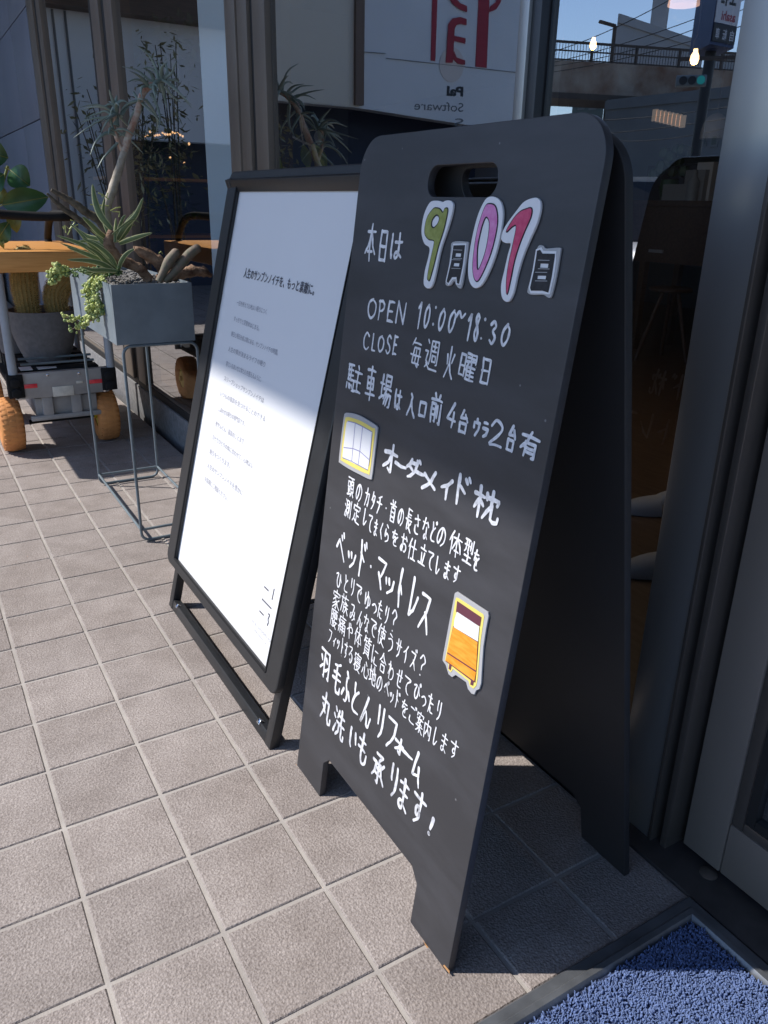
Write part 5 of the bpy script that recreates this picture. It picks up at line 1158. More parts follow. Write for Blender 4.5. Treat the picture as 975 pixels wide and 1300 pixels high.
# --- driftwood, twisted root
def limb(mb, pts, rs, n=10, jit=.25, seed=0, sub=5):
    P = spline(pts, sub); rr_ = lerp_list(rs, len(P)); i0 = len(mb.v)
    mb.tube(P, rr_, n)
    for i in range(i0, len(mb.v)):
        v = Vector(mb.v[i]); ring = (i - i0) // n; c = P[min(ring, len(P) - 1)]
        f = 1 + jit * noise.noise(v * 45 + Vector((seed, 0, 0))) + jit * .7 * noise.noise(v * 110 + Vector((seed, 9, 0)))
        mb.v[i] = tuple(c + (v - c) * f)
dw = MB(); YD = -.24
limb(dw, [pY(c4(*p), YD) for p in ((345, 478), (328, 545), (352, 605), (425, 650), (500, 685), (545, 745))] , [.010, .018, .022, .018, .017, .020], 12, .3, 1)
limb(dw, [pY(c4(*p), YD + .02) for p in ((470, 575), (540, 610), (610, 660), (640, 720), (600, 750))], [.010, .020, .026, .026, .02], 12, .4, 2)
limb(dw, [pY(c4(*p), YD - .02) for p in ((620, 730), (700, 712), (780, 700), (840, 700), (884, 722))], [.018, .020, .021, .019, .007], 12, .4, 3)
limb(dw, [pY(c4(*p), YD + .03) for p in ((465, 570), (520, 590), (560, 640))], [.008, .014, .018], 10, .5, 4)
tag(dw.build('driftwood', M['driftwood'], None, smooth=True, base=(.455, YD, .93), angle=70), 'twisted brown driftwood root lying on the gravel of the planter', 'driftwood')
# --- dark leaning branches
for k, (pp_, rs, lab) in enumerate((([(335, 500), (280, 425), (200, 370), (120, 315), (22, 258)], [.016, .016, .014, .012, .006], 'thick rough lichened brown branch leaning out over the trolley from the planter'),
        ([(330, 560), (250, 480), (160, 410), (70, 345), (-2, 278)], [.012, .011, .010, .009, .004], 'thin dark branch leaning out of the planter beneath the thick rough one'))):
    q = MB(); limb(q, [pY(c4(*p), -.10 + .03 * k) for p in pp_], rs, 10, .35, 10 + k)
    tag(q.build('branch', M['bark_dark'], None, smooth=True, base=(.44, -.10, .95), angle=70), lab, 'branch', 'dead branches in the planter')
# --- tree aloe
ta = empty('tree_aloe', (.45, -.05, .926), 'tall branched aloe with a bare pale stem growing from the planter', 'plant')
YA = -.06
def a1(x, y, dy=0): return Yp(*c1(x, y), YA + dy)
q = MB(); limb(q, [a1(*p) for p in ((455, 1010), (440, 870), (462, 790), (490, 700), (512, 625))], [.018, .017, .0155, .0145, .012], 12, .16, 20); 
tk = q.build('trunk', M['trunk'], ta, smooth=True, angle=70)
q = MB(); limb(q, [a1(*p) for p in ((512, 625), (530, 560), (562, 480), (583, 400), (615, 358), (665, 325))], [.0125, .013, .012, .011, .0115, .007], 10, .18, 21)
limb(q, [a1(*p) for p in ((505, 625), (484, 575), (468, 520), (474, 470))], [.007, .008, .007, .008], 10, .15, 22)
q.build('stem', M['trunk_rust'], tk, smooth=True, angle=70)
q = MB(); rnd = random.Random(9)
def aleaf(pts, r=.0075):
    d = rnd.uniform(-.06, .06); n_ = len(pts)
    P = [a1(p[0], p[1], d * (i / (n_ - 1)) ** 1.2) for i, p in enumerate(pts)]
    P = spline(P, 5); m_ = len(P)
    q.tube(P, [r * (1.0 - .12 * math.sin(3.1 * i / m_)) * (1 - (i / (m_ - 1)) ** 2.2 * .86) for i in range(m_)], 8, flat=.7)
LV = [[(655, 335), (640, 275), (612, 225), (563, 186)], [(640, 345), (610, 325), (565, 290), (505, 275)], [(625, 365), (590, 335), (555, 328), (525, 340)], [(672, 325), (690, 300), (685, 270), (690, 255)], [(680, 325), (710, 300), (718, 275), (725, 262)],
      [(680, 355), (705, 390), (725, 408), (748, 425)], [(600, 410), (630, 450), (650, 495), (645, 545)], [(625, 385), (645, 430), (660, 480), (655, 530)], [(590, 415), (555, 460), (535, 495), (528, 535)], [(575, 415), (535, 425), (505, 450), (488, 495)], [(640, 345), (620, 300), (590, 280)], [(690, 330), (720, 330), (745, 345)], [(660, 330), (665, 290), (650, 250)],
      [(480, 480), (440, 445), (390, 432), (330, 443)], [(475, 495), (430, 485), (380, 490), (330, 507)], [(472, 545), (430, 555), (395, 585), (372, 640)], [(485, 590), (455, 620), (425, 655), (402, 695)], [(472, 430), (460, 400), (450, 370)], [(480, 440), (455, 430), (430, 440), (418, 436)], [(500, 480), (525, 440), (560, 425)], [(490, 560), (540, 545), (590, 572)], [(478, 500), (440, 460), (400, 470), (345, 490)], [(480, 560), (445, 545), (410, 565), (385, 600)]]
for L in LV: aleaf(L)
aleaf([(474, 520), (472, 460), (482, 395)], .017)
def tuft(c, n_, l0, l1, r):
    for _ in range(n_):
        th = rnd.uniform(0, 6.283); el = rnd.uniform(-.5, 1.2); d = Vector((math.cos(th) * math.cos(el), math.sin(th) * math.cos(el), math.sin(el))); l_ = rnd.uniform(l0, l1); side = Vector((rnd.uniform(-1, 1), rnd.uniform(-1, 1), rnd.uniform(-.9, .3))) * .45 * l_
        P = [c + (d * l_ + side * t) * t - Vector((0, 0, .25 * l_)) * t * t for t in (0, .2, .4, .6, .8, 1)]
        q.tube(P, [r, r * 1.05, r * .95, r * .75, r * .5, r * .12], 7, flat=.6)
tuft(a1(665, 328), 9, .08, .15, .0075); tuft(a1(612, 362), 5, .07, .13, .0075); tuft(a1(480, 470), 8, .07, .14, .0075); tuft(a1(472, 540), 4, .07, .12, .007); tuft(a1(575, 420), 3, .06, .11, .007)
q.build('leaf', M['aloe'], ta, smooth=True, angle=80)
# --- variegated agave
ag = empty('variegated_agave', (.40, -.2, .926), 'spiky agave with yellow edged green leaves in the planter', 'plant')
qa, qe = MB(), MB()
def blade(pts, wd, y0, dy, fold=.35):
    wd *= .86
    n_ = 14; P0 = spline([Yp(*c4(*p), y0 + dy * i / (len(pts) - 1)) for i, p in enumerate(pts)], 6); m_ = len(P0)
    for i in range(m_ - 1):
        rows = []
        for k in (i, i + 1):
            t = k / (m_ - 1); T = (P0[min(k + 1, m_ - 1)] - P0[max(k - 1, 0)]).normalized()
            view = (P0[k] - CAM).normalized(); s_ = T.cross(view).normalized(); nn = s_.cross(T)
            wv = wd * (math.sin(math.pi * min(t * .72 + .22, 1)) ** .8) * (1 if t < .97 else .3)
            f = -nn * wv * fold
            rows.append([P0[k] - s_ * wv, P0[k] - s_ * wv * .72 + f * .28, P0[k] + f, P0[k] + s_ * wv * .72 + f * .28, P0[k] + s_ * wv])
        a, b_ = rows
        for j in range(4):
            (qe if j in (0, 3) else qa).face([a[j], a[j + 1], b_[j + 1], b_[j]])
for pts, wd, y0, dy in (
    ([(345, 470), (290, 400), (258, 320), (243, 228)], .014, -.20, .03), ([(378, 525), (420, 455), (475, 395), (517, 300)], .0115, -.22, -.04), ([(388, 548), (440, 528), (500, 508), (565, 490)], .010, -.24, -.05),
    ([(325, 522), (275, 485), (230, 440), (188, 403)], .011, -.22, -.02), ([(372, 690), (320, 640), (240, 560), (145, 455)], .011, -.25, .02), ([(380, 690), (320, 650), (200, 560), (48, 503)], .011, -.27, 0), ([(370, 700), (290, 640), (200, 600), (108, 568)], .010, -.30, 0),
    ([(360, 695), (300, 660), (220, 640), (108, 635)], .011, -.33, -.02), ([(378, 690), (340, 620), (270, 560), (190, 520)], .010, -.28, 0), ([(385, 690), (350, 640), (310, 560), (260, 500)], .012, -.24, 0), ([(370, 690), (330, 660), (270, 600), (205, 560)], .010, -.3, -.03),
    ([(372, 695), (300, 690), (240, 690), (180, 672)], .009, -.34, -.02), ([(380, 690), (330, 600), (250, 540), (160, 535)], .010, -.26, .03), ([(375, 685), (345, 590), (300, 520), (232, 470)], .010, -.23, .02), ([(382, 690), (400, 640), (430, 600), (470, 575)], .009, -.30, -.03),
    ([(340, 520), (310, 440), (300, 370), (310, 300)], .009, -.17, .04), ([(385, 540), (430, 480), (455, 430), (470, 370)], .008, -.2, .02), ([(330, 530), (260, 520), (200, 500), (120, 440)], .009, -.2, .05), ([(372, 700), (310, 675), (230, 610), (70, 545)], .009, -.28, .02)):
    blade(pts, wd, y0, dy)
rnd = random.Random(21)
for _ in range(15):   # fine narrow leaves filling the rosettes
    cx_, cy_ = rnd.choice(((350, 500), (372, 690), (372, 690), (365, 540))); th = rnd.uniform(.15, 3.0) if cy_ < 600 else rnd.uniform(1.7, 3.35); L = rnd.uniform(90, 210); bend = rnd.uniform(-40, 70)
    ex, ey = cx_ + math.cos(th) * L, cy_ - math.sin(th) * L
    blade([(cx_, cy_), (cx_ + (ex - cx_) * .4, cy_ + (ey - cy_) * .5), (cx_ + (ex - cx_) * .75, cy_ + (ey - cy_) * .82), (ex, ey + bend * .5)], rnd.uniform(.004, .0075), rnd.uniform(-.3, -.12), rnd.uniform(-.05, .05))
qa.build('leaf', M['agave'], ag, smooth=True, angle=80); qe.build('leaf_edge', M['agave_edge'], ag, smooth=True, angle=80)
# --- finger cacti
for pts, rs, lab in (([(600, 752), (625, 700), (655, 645), (690, 600)], [.012, .013, .0185, .0165], 'shorter grey finger shaped succulent stump beside the driftwood'), ([(632, 750), (670, 715), (720, 660), (765, 605), (805, 575)], [.011, .012, .0165, .017, .0155], 'taller finger shaped succulent stump with a reddish tip beside the driftwood')):
    q = MB(); P = spline([Yp(*c4(*p), -.375) for p in pts], 6); rs_ = lerp_list(rs, len(P)); d = (P[-1] - P[-2]).normalized()
    for k in range(1, 6): P.append(P[-1] + d * rs[-1] * .2); rs_.append(rs[-1] * math.sqrt(max(1 - (k / 5) ** 2, .02)))
    q.tube(P, rs_, 14)
    f = q.build('finger_cactus', M['finger'], None, smooth=True, base=(P[0].x, P[0].y, .93), angle=70)
    tag(f, lab, 'succulent', 'finger succulents in the planter')
# --- trailing sedum
def sedum(name, lab, strands, y0, n_leaf, rl, mt, mt2, base):
    rt = empty(name, base, lab, 'plant'); ql, qs, qd = MB(), MB(), MB(); rnd = random.Random(hash(name) % 1000 + 3)
    for s_, dy in strands:
        P = spline([Yp(*c4(*p), y0 + dy) for p in s_], 8); qs.tube(P, .0014, 5)
        for _ in range(n_leaf):
            k = rnd.randrange(len(P)); c = P[k] + Vector((rnd.gauss(0, .006), rnd.gauss(0, .008), rnd.gauss(0, .006)))
            r = rl * rnd.uniform(.7, 1.3); (ql if rnd.random() < .75 else qd).ball(c, r, 6, 4, 0, rnd.uniform(.6, 1.1), rnd.uniform(.6, 1.1), rnd.uniform(.5, 1.1))
    ql.build('leaf', M[mt], rt, smooth=True, angle=80); qd.build('leaf', M[mt2], rt, smooth=True, angle=80); qs.build('stem', M['trunk_rust'], rt)
sedum('trailing_sedum', 'yellow green trailing sedum hanging over the long side of the planter',
      [([(300, 745), (255, 752), (225, 780), (220, 820)], -.10), ([(300, 748), (265, 765), (262, 820), (255, 870)], -.13), ([(290, 750), (250, 770), (250, 850), (262, 900), (285, 920)], -.11), ([(260, 780), (255, 860), (270, 930), (240, 960), (200, 985), (125, 1010)], -.12),
       ([(225, 900), (250, 920), (210, 950), (150, 955), (95, 940)], -.10), ([(300, 740), (230, 760), (205, 800), (225, 860)], -.10), ([(260, 850), (290, 900), (300, 920)], -.13), ([(240, 800), (235, 870), (225, 905), (240, 940)], -.11)], -.14, 95, .0062, 'sedum', 'sedum_green', (.31, -.25, .93))
sedum('trailing_sedum', 'pale yellow sedum tuft spilling over the far end of the planter beside the cacti',
      [([(110, 690), (60, 680), (30, 690), (5, 720)], 0), ([(115, 700), (70, 710), (40, 735), (15, 760)], 0), ([(110, 690), (70, 670), (45, 668)], 0), ([(112, 700), (90, 705), (60, 700), (20, 700)], 0)], .24, 60, .0072, 'sedum', 'sedum_green', (.31, .24, .93))
sedum('low_sedum', 'low feathery green sedum growing along the planter edge under the agave',
      [([(120 + i * 22, 690 + (i % 3) * 14), (140 + i * 24, 700 + (i % 2) * 10), (150 + i * 22, 690)], .25 - i * .055) for i in range(11)], .0, 60, .0048, 'sedum_green', 'leaf_dark', (.36, 0, .93))
q = MB(); rnd = random.Random(4)
for pts in ([(330, 310), (300, 285), (275, 275)], [(300, 300), (290, 280)], [(318, 300), (325, 275)], [(340, 370), (370, 355), (395, 352)], [(350, 375), (390, 378), (385, 405)], [(330, 345), (232, 338)], [(600, 600), (612, 590), (620, 605)],
            [(100, 490), (95, 450), (120, 470), (150, 430), (125, 420)], [(110, 500), (130, 460), (165, 445)], [(90, 470), (85, 455)]):
    q.tube([Yp(*c4(*p), -.12) for p in pts], .002, 5)
tag(q.build('sprig', M['sedum'], None, base=(.42, -.12, 1.0)), 'thin pale yellow sprigs sticking out between the agave leaves', 'plant')

# ================================================================== GARDEN TROLLEY
YT = .93
tr = empty('garden_trolley', (.24, 1.4, 0), 'grey plant trolley with orange tyres and a thick wooden top behind the planter', 'trolley')
bl, br_ = Yp(17, 490, YT), Yp(138, 487, YT)
zt, zb_ = Yp(75, 471, YT).z, Yp(75, 503, YT).z
q = MB(); q.box(bl.x, br_.x, YT, YT + .035, zb_, zt); bump = q.build('bumper', M['trolley_grey'], tr, bevel=.004)
for u0, u1, v0, v1 in ((27.5, 47, 487, 494), (112.5, 130, 481, 487.5)):
    a, b_ = Yp(u0, v1, YT - .004), Yp(u1, v0, YT - .004); q = MB(); q.box(a.x, b_.x, YT - .004, YT - .0005, a.z, b_.z); q.build('reflector', M['reflector'], bump, bevel=.001)
a, b_ = Yp(68, 504, YT - .004), Yp(93, 489, YT - .004); q = MB(); q.box(a.x, b_.x, YT - .004, YT - .0005, a.z, b_.z); q.build('plate', M['plate_pale'], bump, bevel=.001)
a, b_ = Yp(97, 487, YT - .004), Yp(105, 483, YT - .004); q = MB(); q.box(a.x, b_.x, YT - .004, YT - .0005, a.z, b_.z); q.build('plate', M['plate_pale'], bump, bevel=.001)
# corner clamps
for x in (bl.x + .01, br_.x + .004):
    q = MB(); q.box(x - .036, x + .036, YT - .012, YT + .05, zb_ + .01, zt - .002)
    for dz in (.035, .085): q.lathe((x, YT - .012, zb_ + dz), [(.027, .0), (.027, -.010), (.018, -.014)], 6, axis='Y')
    q.build('corner_clamp', M['trolley_black'], bump, bevel=.003)
# axle and bolts
q = MB(); q.tube([(bl.x + .06, 1.06, .138), (br_.x - .06, 1.06, .138)], .011, 12); q.build('axle', M['trolley_black'], tr, smooth=True, angle=60)
for u, v in ((24, 478), (24, 500), (133, 475), (133, 496), (60, 476), (100, 474)):
    b0 = Yp(u, v, YT); q = MB(); q.lathe((b0.x, YT - .0005, b0.z), [(.007, 0), (.007, -.004), (.004, -.005)], 6, axis='Y'); q.build('bolt', M['chrome'], bump)
# chassis
z1 = Yp(60, 531, YT).z
q = MB(); q.box(bl.x + .09, br_.x - .06, YT + .04, YT + .75, max(z1, .09), zb_ - .01); q.box(bl.x + .12, bl.x + .17, YT + .012, YT + .04, z1, zb_); q.box(br_.x - .19, br_.x - .14, YT + .012, YT + .04, z1, zb_); q.box(bl.x + .06, br_.x - .04, YT + .008, YT + .036, z1 - .012, z1 + .012)
q.build('chassis', M['trolley_grey'], tr, bevel=.004)
zd = Yp(60, 462, 1.1).z
q = MB(); q.box(bl.x, br_.x, YT + .036, 1.95, zb_ + .02, zb_ + .05)
for k in range(6): q.box(bl.x + .03, br_.x - .03, YT + .05 + k * .14, YT + .14 + k * .14, zb_ + .051, zt + .006)
q.build('deck', M['trolley_black'], tr, bevel=.003)
DZ = zt + .006
q = MB()
for y, z in ((YT + .05, zt + .035), (YT + .12, zt + .05)): q.tube([(bl.x + .05, y, z), (br_.x - .05, y, z)], .006, 8)
q.build('deck_rail', M['stand_steel'], tr)
# posts
for x, y in ((Yp(8, 420, YT + .01).x, YT + .014), (Yp(139, 450, YT + .01).x, YT + .014), (Yp(8, 420, YT + .01).x, 1.85), (Yp(139, 450, YT + .01).x, 1.85)):
    q = MB(); q.lathe((x, y, 0), [(.021, zb_ + .03), (.021, .878)], 20); q.build('post', M['post_grey'], tr, smooth=True)
# wheels
wl, wr = Zp(22, 575), Zp(137, 560)
def wheel(x, y):
    W_ = .112; Rw = .138; q = MB()
    prof = [(.062, -W_ / 2 + .012), (.085, -W_ / 2), (.115, -W_ / 2 + .004), (.132, -W_ / 2 + .018), (Rw - .002, -W_ * .18), (Rw - .002, W_ * .18), (.132, W_ / 2 - .018), (.115, W_ / 2 - .004), (.085, W_ / 2), (.062, W_ / 2 - .012)]
    q.lathe((x, y, Rw), prof, 48, axis='X', cap=False)
    ty = q.build('tyre', M['orange_tyre'], tr, smooth=True, angle=50)
    q = MB(); n_ = 30
    for k in range(n_):
        th = 2 * math.pi * k / n_
        for s_, off in ((-1, 0), (0, .5), (1, 0)):
            t = th + off * 2 * math.pi / n_; c = Vector((x + s_ * .034, y + math.cos(t) * (Rw - .004 - abs(s_) * .004), Rw + math.sin(t) * (Rw - .004 - abs(s_) * .004)))
            rad = Vector((s_ * .25, math.cos(t), math.sin(t))).normalized(); tan = Vector((0, -math.sin(t), math.cos(t))); sx = rad.cross(tan)
            q.rbox(c - sx * .014, c + sx * .014, .014, .007, rad)
    q.build('tread', M['orange_tyre'], ty, bevel=.002)
    q = MB(); q.lathe((x, y, Rw), [(.03, -.045), (.062, -.04), (.062, .04), (.03, .045)], 24, axis='X'); q.lathe((x, y, Rw), [(.016, -.058), (.016, .058)], 16, axis='X')
    q.build('hub', M['hub_yellow'], tr, smooth=True, angle=40)
for x, y in ((wl.x - .005, 1.06), (wr.x + .01, 1.06), (wl.x - .02, 1.78), (wr.x + .01, 1.78)): wheel(x, y)
# wooden top
a, b_ = Yp(0, 346, YT - .02), Yp(96, 317, YT - .02)
ztt, ztb = .972, .883
q = MB(); q.box(-.42, .555, YT - .03, 1.98, ztb, ztt); q.build('table_top', M['table_wood'], tr, bevel=.006)
# handle bar
hy = 1.0; ha = Yp(-20, 271, hy); hb = Yp(96, 275, hy)
q = MB(); q.tube(spline([(hb.x, 1.9, ztt - .02), (hb.x, 1.9, hb.z - .12), (hb.x, 1.7, hb.z - .01), (hb.x, 1.2, hb.z), (hb.x - .03, hy, hb.z), (hb.x - .2, hy, hb.z), (ha.x, hy, ha.z), (ha.x - .25, hy, ha.z)], 6), .021, 14)
q.build('handle_bar', M['trolley_black'], tr, smooth=True, angle=60)
# --- pot of golden cacti on the deck
pcx = Yp(56, 420, 1.16).x; pcy = 1.16
pot = empty('round_pot', (pcx, pcy, DZ), 'round grey stoneware pot under the wooden top holding two cacti', 'pot')
ph = Yp(56, 397, pcy - .15).z - DZ
q = MB(); q.lathe((pcx, pcy, DZ), [(.08, .0), (.105, .012), (.135, ph * .35), (.160, ph * .7), (.168, ph), (.156, ph), (.150, ph - .03), (.02, ph - .032)], 40)
q.build('pot_body', M['pot_grey'], pot, smooth=True, angle=40)
q = MB(); q.lathe((pcx, pcy, DZ), [(.149, ph - .03), (.02, ph - .024)], 24); q.build('soil', M['soil'], pot)
def cactus(path, r, lab, ribs=19):
    rt = empty('golden_cactus', path[0], lab, 'cactus', 'golden cacti in the round pot'); P = spline(path, 10); n_ = ribs * 2; q, qs = MB(), MB(); i0 = 0; rnd = random.Random(8)
    d = (P[-1] - P[-2]).normalized(); rs = [r * (.86 + .14 * min(1, 3 * i / len(P))) for i in range(len(P))]
    for k in range(1, 6): P.append(P[-1] + d * r * .22); rs.append(r * math.sqrt(max(1 - (k / 5) ** 2, .01)))
    m_ = len(P); q.tube(P, rs, n_)
    for i in range(m_):
        for j in range(0, n_, 2):
            idx = i * n_ + j; v = Vector(q.v[idx]); o = (v - P[i]); q.v[idx] = tuple(P[i] + o * .86)
        for j in range(1, n_, 2):
            v = Vector(q.v[i * n_ + j]); o = (v - P[i])
            if o.length < .004: continue
            o.normalize()
            for _ in range(7):
                e = v + (o + Vector((rnd.uniform(-.8, .8), rnd.uniform(-.8, .8), rnd.uniform(-.9, .9)))).normalized() * rnd.uniform(.008, .017)
                s_ = Vector((rnd.uniform(-1, 1), rnd.uniform(-1, 1), rnd.uniform(-1, 1))) * .0012
                qs.face([v - s_, v + s_, e])
    q.build('cactus_body', M['cactus'], rt, smooth=True, angle=80); qs.build('spine', M['spine'], rt)
cz = DZ + ph - .03
cactus([Vector((pcx - .062, pcy - .02, cz)), Vector((pcx - .064, pcy - .02, cz + .12)), Vector((pcx - .060, pcy - .02, cz + .20)), Vector((pcx - .045, pcy - .015, cz + .27))], .060, 'upright straight golden spined cactus in the round grey pot')
cactus([Vector((pcx + .075, pcy - .04, cz)), Vector((pcx + .068, pcy - .04, cz + .07)), Vector((pcx + .08, pcy - .04, cz + .125)), Vector((pcx + .125, pcy - .04, cz + .175))], .055, 'shorter bent golden spined cactus in the round grey pot')
# --- second pot and bits on the deck
sx, sy = Yp(20, 440, 1.5).x, 1.5
q = MB(); q.lathe((sx, sy, DZ), [(.06, 0), (.075, .01), (.10, .15), (.105, .165), (.095, .165), (.09, .14), (.02, .138)], 32)
tag(q.build('small_pot', M['pot_grey'], None, smooth=True, base=(sx, sy, DZ), angle=40), 'small empty dark grey pot behind the round pot on the trolley deck', 'pot')
a = Yp(26, 473, 1.0); b_ = Yp(72, 471, 1.0)
q = MB(); q.box(a.x, a.x + .055, .975, 1.06, DZ + .0005, DZ + .004); tag(q.build('plant_label', M['card_white'], None, base=(a.x, 1.0, DZ)), 'small square white plant label lying on the trolley deck by the post', 'label')
q = MB(); q.quadbox([(a.x + .08, .975, DZ + .0005), (b_.x, .985, DZ + .0005), (b_.x, 1.01, DZ + .0005), (a.x + .08, 1.03, DZ + .0005)], [(a.x + .08, .975, DZ + .004), (b_.x, .985, DZ + .004), (b_.x, 1.01, DZ + .004), (a.x + .08, 1.03, DZ + .004)])
tag(q.build('plant_label', M['card_white'], None, base=(b_.x, 1.0, DZ)), 'long pointed white plant label lying in front of the round pot', 'label')
# --- rubber plant on the wooden top
rp = empty('rubber_plant', (-.1, 1.25, ztt), 'rubber plant with big dark green leaves standing on the wooden top', 'plant')
q = MB(); q.lathe((-.12, 1.25, ztt), [(.055, 0), (.07, .01), (.085, .13), (.078, .13), (.072, .115), (.01, .114)], 28); q.build('pot_body', M['pot_grey'], rp, smooth=True, angle=40)
q = MB()
def c3(x, y): return x * .25385, y * .25385
stem_pts = [Vector((-.12, 1.25, ztt + .11)), Yp(*c3(-60, 1150), 1.25), Yp(*c3(-10, 1000), 1.25), Yp(*c3(25, 880), 1.25), Yp(*c3(40, 830), 1.25)]
q.tube(spline(stem_pts, 5), .006, 8)
ql, qy, qr = MB(), MB(), MB()
def rleaf(base, tip, wpx, dy=0, mb=None, tilt=.3):
    mb = mb or ql; A = Yp(*c3(*base), 1.22 + dy); B = Yp(*c3(*tip), 1.22 + dy - .03); L = (B - A); n_ = 10
    wv = wpx * .25385 * (A - CAM).dot(RF) / FPX / 2
    T = L.normalized(); view = (A - CAM).normalized(); S = T.cross(view).normalized(); N = S.cross(T).normalized(); rows = []
    for k in range(n_ + 1):
        t = k / n_; prof = (math.sin(math.pi * t ** .85) ** .75) if 0 < t < 1 else 0
        if t > .9: prof *= .85
        c = A + L * t - N * .02 * math.sin(t * 3.14) ; w_ = wv * prof
        rows.append([c - S * w_ + N * w_ * (-tilt), c - S * w_ * .5 - N * w_ * tilt * .3, c, c + S * w_ * .5 - N * w_ * tilt * .3, c + S * w_ - N * w_ * tilt])
    for a_, b2 in zip(rows, rows[1:]):
        for j in range(4): mb.face([a_[j], a_[j + 1], b2[j + 1], b2[j]])
    qr.tube([r_[2] - view * .0015 for r_ in rows], .0016, 5); q.tube([A - L.normalized() * .03 + Vector((0, 0, -.01)), A], .003, 6)
rleaf((50, 850), (150, 930), 125); rleaf((10, 1025), (243, 985), 130, -.03); rleaf((-60, 760), (42, 790), 130, .03); rleaf((-70, 930), (20, 870), 110, .02); rleaf((-20, 1210), (45, 1110), 90, -.02)
rleaf((-30, 960), (45, 1010), 90, .04, qy); rleaf((60, 1060), (85, 1165), 70, .02, qy); rleaf((-120, 1000), (-20, 1120), 120, .0); rleaf((5, 1210), (20, 1245), 30, -.04, qy); rleaf((-160, 850), (-30, 640), 120, .05); rleaf((-100, 1100), (10, 1160), 110, .06)
ql.build('leaf', M['leaf_dark'], rp, smooth=True, angle=80); qy.build('leaf', M['leaf_yellow'], rp, smooth=True, angle=80); qr.build('leaf_rib', M['leaf_yellow'], rp); q.build('stem', M['leaf_yellow'], rp, smooth=True)

# ================================================================== INSIDE THE SHOP
def slipper(pxy, ang, lab, L=.30, Wd=.125):
    c = Zp(*pxy, .003); c.z = .0025
    rt = empty('slipper', (c.x, c.y, .0025), lab, 'slipper', 'slippers on the wood floor'); ca, sa = math.cos(ang), math.sin(ang)
    def tf(x, y, z): return (c.x + x * ca - y * sa, c.y + x * sa + y * ca, .0025 + z)
    def halfw(t): return Wd / 2 * (math.sin(math.pi * min(max(t, 0.002), .998)) ** .38) * (.88 + .12 * math.cos((t - .75) * 4))
    q = MB(); n_ = 24; ring = []
    for k in range(n_ + 1): t = k / n_; ring.append((t * L - L / 2, halfw(t)))
    lo = [tf(x, -w_, 0) for x, w_ in ring] + [tf(x, w_, 0) for x, w_ in reversed(ring)]; hi = [tf(x, -w_, .016) for x, w_ in ring] + [tf(x, w_, .016) for x, w_ in reversed(ring)]
    k0 = len(q.v); q.v += lo + hi; m_ = len(lo)
    for a in range(m_): q.f.append((k0 + a, k0 + (a + 1) % m_, k0 + m_ + (a + 1) % m_, k0 + m_ + a)); q.mi.append(0)
    q.f.append(tuple(k0 + m_ + a for a in range(m_))); q.mi.append(0)
    q.build('sole', M['slipper_in'], rt)
    q = MB(); rows = []
    for k in range(15):
        t = .45 + .55 * k / 14; w_ = halfw(t) + .004; h = .016 + .062 * math.sqrt(max(1 - ((t - .45) / .56) ** 2, 0)) * (.8 + .2 * math.cos(t * 2))
        rows.append([tf(t * L - L / 2 - (.03 * math.cos(a) ** 2 if k == 0 else 0) * -1, -w_ * math.cos(a), .004 + h * math.sin(a)) for a in [math.pi * j / 12 for j in range(13)]])
    for a_, b_ in zip(rows, rows[1:]):
        for j in range(12): q.face([a_[j], a_[j + 1], b_[j + 1], b_[j]])
    q.build('upper', M['slipper'], rt, smooth=True, angle=80)
slipper((832, 650), R(150), 'white slipper behind the glass, outer one of the farther pair')
slipper((870, 640), R(152), 'white slipper behind the glass, half hidden by the door post, farther pair')
slipper((836, 726), R(160), 'white slipper behind the glass with its closed toe behind the blackboard edge, nearer pair')
slipper((872, 716), R(162), 'white slipper behind the glass mostly behind the door post, nearer pair')
# stool
sc_ = hit(852, 366, (0, 0, 1), .60)
stl = empty('stool', (sc_.x, sc_.y, .002), 'round dark wooden stool standing inside behind the glass', 'stool')
q = MB(); q.lathe((sc_.x, sc_.y, 0), [(.16, .575), (.175, .585), (.175, .60), (.165, .607)], 32); q.build('seat', M['dark_wood'], stl, smooth=True, angle=40)
for k in range(3):
    t = R(40 + 120 * k); q = MB(); q.tube([(sc_.x + .07 * math.cos(t), sc_.y + .07 * math.sin(t), .575), (sc_.x + .24 * math.cos(t), sc_.y + .24 * math.sin(t), .003)], .017, 10); q.build('leg', M['dark_wood'], stl, smooth=True, angle=60)
# counter
c0 = Xp(818, 262, 5.4); c1_ = Xp(912, 256, 5.4)
ct = empty('counter', (5.7, (c0.y + c1_.y) / 2, .002), 'dark wooden shop counter inside with a pale edge strip', 'counter')
q = MB(); ya, yb = c1_.y - .9, c0.y + 1.6; q.box(5.4, 6.0, ya, yb, 1.24, 1.285); q.build('top', M['dark_wood'], ct, bevel=.004)
q = MB(); q.box(5.43, 5.97, ya + .05, yb - .05, .78, 1.239); q.build('front_panel', M['dark_wood'], ct)
q = MB()
for y in (ya + .1, (ya + yb) / 2, yb - .1):
    for x in (5.47, 5.93): q.box(x - .03, x + .03, y - .03, y + .03, .002, .7795)
q.build('leg', M['dark_wood'], ct)
q = MB(); q.box(5.415, 5.4295, c1_.y + .5, c0.y - .1, .86, .885); q.build('edge_strip', M['card_grey'], ct)
def on_counter(u, name, lab, cat, build, mt, x=5.62):
    y = Xp(u, 262, x).y; q = MB(); build(q, x, y, 1.2855); tag(q.build(name, mt, None, smooth=True, base=(x, y, 1.2855), angle=40), lab, cat)
bot = lambda h, r: (lambda q, x, y, z: q.lathe((x, y, z), [(r, 0), (r, h * .62), (r * .4, h * .8), (r * .4, h)], 20))
bx = lambda w_, d_, h: (lambda q, x, y, z: q.box(x - d_ / 2, x + d_ / 2, y - w_ / 2, y + w_ / 2, z, z + h))
